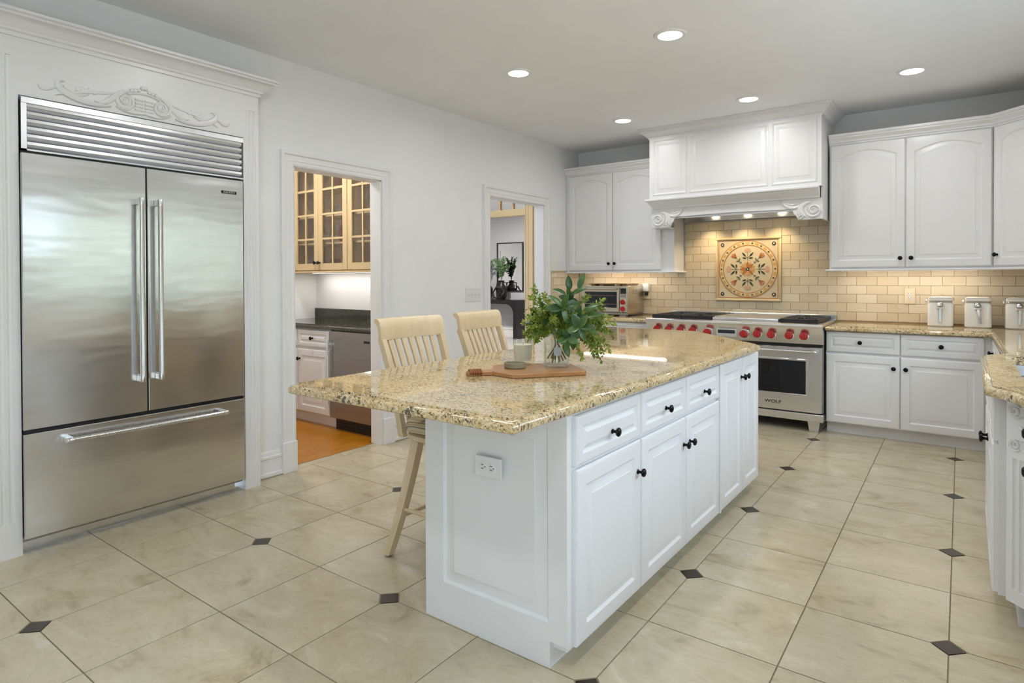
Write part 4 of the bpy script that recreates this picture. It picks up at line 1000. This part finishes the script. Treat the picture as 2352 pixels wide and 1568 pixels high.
def canister(label, loc, tilt):
    o = thing('canister', label, 'canister', loc, 0, None)
    rr = lambda rx, ry, z, e=.28: [(rx * math.copysign(abs(cos(t)) ** e, cos(t)), ry * math.copysign(abs(sin(t)) ** e, sin(t)), z) for t in [2 * pi * i / 32 for i in range(32)]]
    part('body', MB().loops([rr(.078, .07, 0), rr(.086, .078, .008), rr(.0865, .0785, .03), rr(.0855, .0775, .175), rr(.078, .07, .193), rr(.072, .064, .196)]), M_CERAM, o)
    ld = part('lid', MB().loops([rr(.076, .068, .206), rr(.082, .074, .210), rr(.083, .075, .222), rr(.080, .072, .234), rr(.06, .054, .240)]), M_CERAM, o)
    part('gasket', MB().loops([rr(.074, .066, .196), rr(.076, .068, .198), rr(.076, .068, .206), rr(.074, .066, .207)]), mat('clear_gasket', (.55, .5, .42), .3), ld)
    part('wire_bail', MB().tube([p for p in rr(.085, .077, .203)] + [rr(.085, .077, .203)[0]], .0022, 6).tube([(-.088, -.02, .203), (-.090, -.02, .232), (-.07, -.074, .230), (.07, -.074, .230), (.090, -.02, .232), (.088, -.02, .203)], .0018, 6), M_CHROME, o)
    part('clasp', MB().box(-.100, -.088, -.012, .012, .19, .212, b=.002).tube([(-.094, 0, .19), (-.108, -.01, .17)], .0018, 6), M_CHROME, o)
    part('scoop_holder', B(-.024, .024, -.096, -.078, .142, .160, b=.004), M_CERAM, o)
    s_ = part('scoop', MB().lathe([(.001, .028), (.012, .026), (.021, .016), (.024, .0), (.022, -.002), (.001, -.003)], 24, ax='z').xf(Matrix.Translation((0, -.094, .170)) @ Matrix.Rotation(-.15, 4, 'Y')), M_CHROME, o)
    part('scoop_handle', MB().box(-.009, .009, -.0025, .0025, -.115, .0, b=.001).xf(Matrix.Translation((0, -.090, .150)) @ Matrix.Rotation(tilt, 4, 'Y')), M_CHROME, s_)
    return o
for x, lab, tl in ((-.176, 'cream ceramic canister with straight hanging scoop next to the ivory outlet', 0.), (.066, 'cream ceramic canister with slanted scoop between two other canisters', -.14), (.318, 'cream ceramic canister with scoop in the counter corner', .03)):
    canister(lab, (x, 6.08, CT), tl)

# ------------------------------------------------------------------ butler's pantry behind doorway 1
PX0, PX1, PY0, PY1 = -5.42, XL - WT, 2.34, 3.89
struct('wall_pantry_near', B(PX0 - .1, PX1, PY0 - .1, PY0, 0, ZC), M_WALL); struct('wall_pantry_end', B(PX0 - .1, PX0, PY0, PY1 + .1, 0, ZC), M_WALL)
struct('wall_pantry_far', B(PX0, PX1, PY1, PY1 + .1, 0, ZC), M_WALL)
pf = struct('floor_pantry', B(PX0, PX1 + .022, PY0, PY1, -.06, -.008), M_OAK)
pw_ = .0572; k = 0; x = PX1 + .021
while x - pw_ > PX0:
    y0 = PY0 + .001
    while y0 < 3.37:
        y1 = min(y0 + RND.uniform(.5, 1.2), 3.37) if x < PX1 - .03 or True else 3.37
        if x > PX1: y0, y1 = max(y0, D1[0] + .014), min(y1, D1[1] - .014)
        if y1 - y0 > .01: part('plank', B(x - pw_ + .0006, x - .0006, y0 + .0005, y1 - .0005, -.010, 0), M_OAK, pf, True, 0)
        y0 = y1 if y1 > y0 else 9
        if x > PX1 and y1 >= D1[1] - .015: break
    x -= pw_
struct('trim_5', B(PX1 + .0215, XL - .0845, D1[0] + .013, D1[1] - .013, -.004, .003), mat('oak_saddle', (.40, .22, .07), .35), label='thin oak threshold strip')
pb = thing('base_cabinet', 'white pantry base cabinet with drawer beside the undercounter refrigerator', 'cabinet', (PX0 + .005, 3.31, 0))
carcass(pb, 1.008, .575, .10, CT - .04)
for x0, x1, kx, dk in ((.085, .535, .50, .31), (.545, .998, .580, .770)):
    door(pb, x0, x1, .106, .668, kx, .578); door(pb, x0, x1, .690, .842, dk, .769, st=.036, name='drawer')
uf = thing('undercounter_refrigerator', 'stainless undercounter refrigerator in the pantry', 'refrigerator', (-4.392, 3.30, 0))
part('body', B(.004, .60, .02, .56, .10, CT - .042), M_STEELD, uf)
d = part('door', B(.004, .60, -.022, .02, .106, .846, b=.003), M_STEELD, uf)
m = MB().tube([(.012, -.055, .22), (.012, -.055, .775)], .009, 10)
for z in (.26, .735): m.box(.004, .020, -.055, -.02, z - .01, z + .01)
part('handle', m, M_STEELV, d)
bd = part('badge', B(.45, .52, -.0245, -.021, .765, .785), M_BLACK, d)
part('toe_grille', B(.02, .59, .03, .05, .0, .098), M_BLACK, uf)
for z in (.03, .055): part('grille_bar', B(.06, .56, .024, .03, z, z + .008), M_CAST, uf)
wk = tag(struct('worktop', slab([(PX0 + .004, 3.275), (PX1 - .004, 3.275), (PX1 - .004, PY1 - .003), (PX0 + .004, PY1 - .003)]), M_GRAN2), 'dark green granite worktop in the pantry', 'worktop'); wk['kind'] = 'thing'
bs = tag(struct('stone_upstand', B(PX0 + .004, PX1 - .004, PY1 - .022, PY1 - .002, CT + .0005, CT + .10), M_GRAN2), 'dark green granite upstand along the pantry wall', 'upstand'); bs['kind'] = 'thing'
# glass fronted wall cabinet
gc = thing('glass_cabinet', 'cream pantry wall cabinet with glass paned doors', 'cabinet', (PX0 + .003, 3.58, 0))
GW, GD, gz0, gz1 = 1.33, .305, 1.365, 2.45
M_CRI = paint('cream_cabinet_inside', (.42, .32, .17), .5)
part('carcass', MB().box(0, GW, 0, GD, gz0, gz0 + .02).box(0, GW, 0, GD, gz1 - .02, gz1).box(0, .02, 0, GD, gz0 + .02, gz1 - .02).box(GW - .02, GW, 0, GD, gz0 + .02, gz1 - .02).box(.905, .925, 0, GD, gz0 + .02, gz1 - .02).box(.02, GW - .02, GD - .012, GD, gz0 + .02, gz1 - .02).box(0, .09, -.0, .02, gz0, gz1), M_CREAM, gc)
part('light_rail', MB().sweep([(0, 0), (GW, 0)], [(d, gz0 + z) for d, z in RAIL]), M_CREAM, gc)
part('crown', MB().sweep([(0, 0), (GW, 0)], [(d, gz1 - .02 + z) for d, z in CR2]), M_CREAM, gc)
for z in (1.62, 1.88, 2.14): part('shelf', MB().box(.02, .905, .03, GD - .012, z, z + .018).box(.925, GW - .02, .03, GD - .012, z, z + .018), M_CREAM, gc)
for x0, x1, kx in ((.09, .482, .458), (.486, .908, .512), (.916, 1.326, None)):
    z0, z1, st = gz0 + .012, gz1 - .022, .062; a0, a1 = x0 + st, x1 - st; n = 12
    m = MB().box(x0, x0 + st, -.02, 0, z0, z1, b=.003).box(x1 - st, x1, -.02, 0, z0, z1, b=.003).box(a0, a1, -.019, 0, z0, z0 + st)
    arc = [(a0 + (a1 - a0) * i / n, z1 - .10 + .045 * sin(pi * i / n)) for i in range(n + 1)]
    pl = [(a0, z1), (a1, z1)] + arc[::-1]
    m.loops([[(x, y, z) for x, z in pl] for y in (-.019, 0)])
    dd = part('door', m, M_CREAM, gc)
    zr = [z0 + st + (z1 - .065 - z0 - st) * q / 4 for q in range(5)]; xm = (a0 + a1) / 2
    part('muntin', MB().box(xm - .009, xm + .009, -.016, -.003, z0 + st, z1 - .056), M_CREAM, dd)
    for q in (1, 2, 3): part('muntin', B(a0, a1, -.017, -.004, zr[q] - .009, zr[q] + .009), M_CREAM, dd)
    for q in range(4):
        for b0, b1 in ((a0, xm - .009), (xm + .009, a1)): part('pane', B(b0, b1, -.008, -.005, zr[q] + (.009 if q else 0), zr[q + 1] - .009), M_PANE, dd)
    if kx: link('knob', KNOB, M_KNOB, dd, loc=(kx, -.02, 1.445))
# glassware on the shelves
TUM = MB().lathe([(.001, 0), (.026, 0), (.033, .10), (.0325, .10), (.025, .006), (.001, .006)], 18).mesh('glass_tumbler')
GOB = MB().lathe([(.001, 0), (.032, 0), (.005, .006), (.004, .07), (.020, .085), (.036, .12), (.032, .17), (.0315, .17), (.035, .12), (.018, .088), (.001, .083)], 18).mesh('glass_goblet')
BOT = MB().lathe([(.001, 0), (.036, 0), (.038, .01), (.038, .13), (.014, .17), (.013, .21), (.001, .212)], 18).mesh('glass_bottle')
M_TEAL = _pane('teal_glass', (.45, .78, .72), 1.4); M_AMB = _pane('amber_glass', (.85, .45, .2), 1.4); M_BLUEP = mat('blue_china', (.35, .5, .8), .2)
gx, gy = PX0 + .003, 3.58
gi = 0
for lv_, zs in enumerate((1.385, 1.638, 1.898, 2.158)):
    nth = 0
    for q in range(11):
        xx = .14 + .108 * q
        if .875 < xx < .955 or (lv_ == 3 and q % 2): continue
        kind = RND.choice([0, 1, 0, 1, 2]); lab, me, mt, ct = ((('clear glass tumbler', TUM, M_GLASS, 'glass'), ('clear stemmed goblet', GOB, M_GLASS, 'glass'), ('squat glass bottle', BOT, M_TEAL if q > 6 else M_AMB, 'bottle')))[kind]
        if lv_ == 0 and 3 <= q <= 5: lab, me, mt, ct = 'amber glass tumbler', TUM, M_AMB, 'glass'
        o = link({'glass': 'drinking_glass', 'bottle': 'bottle'}[ct], bpy.data.meshes.new_from_object(bpy.data.objects.new('t', me)) if False else me.copy(), None, None, loc=(gx + xx, gy + .15 + RND.uniform(-.04, .05), zs + .0006))
        o.data.materials.clear(); o.data.materials.append(mt)
        sh = ('bottom', 'second', 'third', 'top')[lv_]; od = ('first', 'second', 'third', 'fourth', 'fifth', 'sixth', 'seventh', 'eighth', 'ninth', 'tenth', 'eleventh')[nth]; nth += 1
        tag(o, '%s, %s from the end wall on the %s pantry shelf' % (lab, od, sh), ct, 'glassware in the pantry cabinet')
strip('slim white light strip under the glass paned pantry cabinet', PX0 + .15, PX0 + 1.25, 3.74, gz0 - .0126, (1, .95, .86), STRIP_W * 1.6, emit('strip_white', (1, .95, .88), 12.))
def added_lamp(label, x, y, w):  # unseen lamps, added to brighten the pantry, hall and far room
    o = thing('recessed_light', label, 'ceiling lamp', (x, y, ZC)); link('trim_ring', TRIMR, M_TRIM, o); link('diffuser', DIFF, M_LAMP, o)
    l = bpy.data.lights.new('downlight', 'AREA'); l.shape = 'DISK'; l.size = .13; l.energy = w; l.color = (1, .95, .88); link('downlight', l, None, o, loc=(0, 0, -.012))
added_lamp('unseen ceiling lamp added to light the pantry', -4.6, 2.85, 14.)

# ------------------------------------------------------------------ hall and far room behind doorway 2
HX0, HY1 = -6.3, 6.37
struct('wall_hall_end', B(HX0 - .1, HX0, PY1 + .1, HY1, 0, ZC), M_WALL)
hf = struct('floor_hall', B(-10.2, PX1, PY1 + .1, 11.0, -.06, 0), paint('hall_floor', (.52, .50, .48), .35, 30, .15))
TX0, TX1, TZ, TB = -5.80, -4.52, 2.42, 2.10
struct('wall_hall', MB().box(HX0, TX0, HY1, HY1 + .11, 0, ZC).box(TX1, PX1, HY1, HY1 + .11, 0, ZC).box(TX0, TX1, HY1, HY1 + .11, TZ, ZC), M_WALL)
cs = [[(TX0 - d, HY1 - p, 0) for d, p in CAS], [(TX0 - d, HY1 - p, TZ + d) for d, p in CAS], [(TX1 + d, HY1 - p, TZ + d) for d, p in CAS], [(TX1 + d, HY1 - p, 0) for d, p in CAS]]
tf = struct('trim_6', MB().loops([[(x if abs(x - TX0) > abs(x - TX1) else x, y, z) for x, y, z in l] for l in cs]), M_TAN, label='tan painted door frame with glazed transom in the hall')
struct('back_band', MB().box(TX1 + .098, TX1 + .135, HY1 - .04, HY1, 0, TZ + .13).box(TX0 - .135, TX0 - .098, HY1 - .04, HY1, 0, TZ + .13), M_TAN, tf)
struct('transom_bar', B(TX0, TX1, HY1 - .012, HY1 + .09, TB, TB + .085), M_TAN, tf)
for q in range(1, 6): struct('muntin', B(TX0 + (TX1 - TX0) * q / 6 - .014, TX0 + (TX1 - TX0) * q / 6 + .014, HY1 + .01, HY1 + .05, TB + .085, TZ), M_TAN, tf)
for q in range(6): struct('pane', B(TX0 + (TX1 - TX0) * q / 6 + .015, TX0 + (TX1 - TX0) * (q + 1) / 6 - .015, HY1 + .028, HY1 + .032, TB + .085, TZ), M_PANE, tf)
struct('inner_jamb', MB().box(TX0 - .001, TX0 + .012, HY1 - .002, HY1 + .112, 0, TB).box(TX1 - .012, TX1 + .001, HY1 - .002, HY1 + .112, 0, TB), M_TAN, tf)
FY = 10.85
struct('wall_far', B(-10.2, -3.9, FY, FY + .1, 0, ZC), M_GREY); struct('wall_far_left', B(-10.3, -10.2, HY1, FY + .1, 0, ZC), M_WALL); struct('wall_far_right', B(-3.9, -3.8, HY1 + .11, FY + .1, 0, ZC), M_GREY)
struct('wall_far_front', B(-10.2, HX0, HY1, HY1 + .11, 0, ZC), M_GREY)
struct('baseboard_far', MB().box(-10.2, -3.9, FY - .02, FY, 0, .17).box(-10.2, -3.9, FY - .03, FY, .17, .20), M_TRIM)
dw = struct('door_1', B(-10.198, -10.16, 7.6, 8.5, .01, 2.05), M_TRIM, label='white panelled door in the far room')
for z0, z1 in ((.2, .95), (1.1, 1.9)):
    for y0 in (7.72, 8.1): struct('panel', B(-10.165, -10.15, y0, y0 + .29, z0, z1, b=.006), M_TRIM, dw)
added_lamp('unseen ceiling lamp added to light the hall', -4.6, 5.2, 6.5); added_lamp('unseen ceiling lamp added in the far room near the mirror', -7.6, 8.9, 62.); added_lamp('unseen ceiling lamp added in the far room behind the transom', -5.6, 8.2, 34.)
mi = thing('wall_mirror', 'tall mirror in a thin black frame above the console', 'mirror', (-8.105, FY, 1.02))
part('glass', B(-8.45, -7.76, FY - .018, FY - .003, 1.03, 2.07), mat('mirror_glass', (.82, .83, .84), .02, 1.), mi, True)
for x0, x1, z0, z1 in ((-8.465, -8.445, 1.015, 2.085), (-7.765, -7.745, 1.015, 2.085), (-8.445, -7.765, 1.015, 1.035), (-8.445, -7.765, 2.065, 2.085)): part('frame_bar', B(x0, x1, FY - .035, FY - .001, z0, z1), M_BLACK, mi, True)
co = thing('console_table', 'black arched console table under the mirror', 'table', (-8.4, FY - .22, 0))
cx0, cx1, ch, th, rd = -9.15, -7.66, .83, .085, .20
def arch(x0, x1, z, r, n=8):
    return [(x0, 0), (x0, z - r)] + [(x0 + r - r * cos(a), z - r + r * sin(a)) for a in [pi / 2 * k / n for k in range(1, n + 1)]] + [(x1 - r + r * sin(a), z - r + r * cos(a)) for a in [pi / 2 * k / n for k in range(n + 1)]] + [(x1, 0)]
outer = [(cx0, 0), (cx0, ch)] + [(cx0 + (cx1 - cx0) * k / 17, ch) for k in range(1, 17)] + [(cx1, ch), (cx1, 0)]
inner = arch(cx0 + th, cx1 - th, ch - th, rd)
n_ = len(inner); outer = [(cx0, 0), (cx0, ch / 2)] + [(cx0 + (cx1 - cx0) * k / (n_ - 5), ch) for k in range(n_ - 4)] + [(cx1, ch / 2), (cx1, 0)]
m = MB(); ya, yb = FY - .40, FY - .04; N = n_
vsx = [(x, ya, z) for x, z in outer] + [(x, ya, z) for x, z in inner] + [(x, yb, z) for x, z in outer] + [(x, yb, z) for x, z in inner]
fs = []
for q in range(N - 1):
    fs += [(q, q + 1, N + q + 1, N + q), (2 * N + q + 1, 2 * N + q, 3 * N + q, 3 * N + q + 1), (q + 1, q, 2 * N + q, 2 * N + q + 1), (N + q, N + q + 1, 3 * N + q + 1, 3 * N + q)]
fs += [(0, N, 3 * N, 2 * N), (N - 1, 3 * N - 1, 4 * N - 1, 2 * N - 1)]
m.add(vsx, fs); part('frame', m, M_BLACK, co, True)
M_POT = mat('dark_pottery', (.012, .011, .011), .35)
def farvase(label, x, y, h, r, gh, seed, handles=False):
    o = thing('plant_vase', label, 'vase', (x, y, ch)); rn = random.Random(seed)
    m = MB().lathe([(.001, 0), (r * .7, 0), (r, h * .35), (r, h * .6), (r * .45, h * .82), (r * .42, h * .95), (r * .55, h), (r * .4, h * .99), (r * .36, h * .9)], 24)
    part('pot', m, M_POT, o)
    if handles:
        for s in (-1, 1): part('handle', MB().tube([(s * r * .45, 0, h * .9), (s * r * 1.0, 0, h * .88), (s * r * 1.15, 0, h * .6), (s * r * .9, 0, h * .45)], .012, 8), M_POT, o)
    for k in range(16):
        a = rn.uniform(0, 2 * pi); sp = rn.uniform(.05, .26); hh = gh * rn.uniform(.5, 1.); mb = MB(); p1 = Vector((0, 0, h + hh * .6)); p2 = Vector((sp * cos(a), sp * .6 * sin(a), h + hh * (1 - .4 * sp)))
        p0 = Vector((0, 0, h * .8)); pts = [p0.lerp(p1, t).lerp(p1.lerp(p2, t), t) for t in [q / 8 for q in range(9)]]; mb.tube([tuple(p) for p in pts], .003, 5)
        for q in range(80):
            t = rn.uniform(.35, 1); p = p0.lerp(p1, t).lerp(p1.lerp(p2, t), t); d = Vector((rn.gauss(0, 1), rn.gauss(0, 1), rn.gauss(.2, 1))).normalized(); sd = d.cross(Vector((rn.gauss(0, 1), rn.gauss(0, 1), .3))).normalized() * .011; L = rn.uniform(.03, .05)
            mb.add([tuple(p), tuple(p + d * L * .5 + sd), tuple(p + d * L), tuple(p + d * L * .5 - sd)], [(0, 1, 2, 3)])
        part('branch', mb, leafm('grey_green_leaf', (.06, .14, .05), (.17, .27, .13), .5), o, smooth=0)
farvase('dark bellied vase of leafy branches at the end of the console', -8.60, FY - .22, .42, .13, .52, 3)
farvase('dark handled vase of leafy branches in front of the mirror', -8.20, FY - .20, .42, .125, .55, 5, True)
sl = thing('knot_sculpture', 'black looped knot sculpture on the console', 'sculpture', (-8.18, FY - .36, ch))
part('loop', MB().tube([(.12 * cos(t) * (1 + .2 * cos(2 * t)), .03 * sin(3 * t), .15 + .13 * sin(t)) for t in [2 * pi * k / 40 for k in range(41)]], .018, 8).tube([(.07 * cos(t) + .02, .03 * cos(2 * t), .09 + .07 * sin(2 * t)) for t in [2 * pi * k / 40 for k in range(41)]], .015, 8), M_POT, sl)
part('base', MB().lathe([(.06, 0), (.06, .02), (.03, .03)], 16), M_POT, sl)
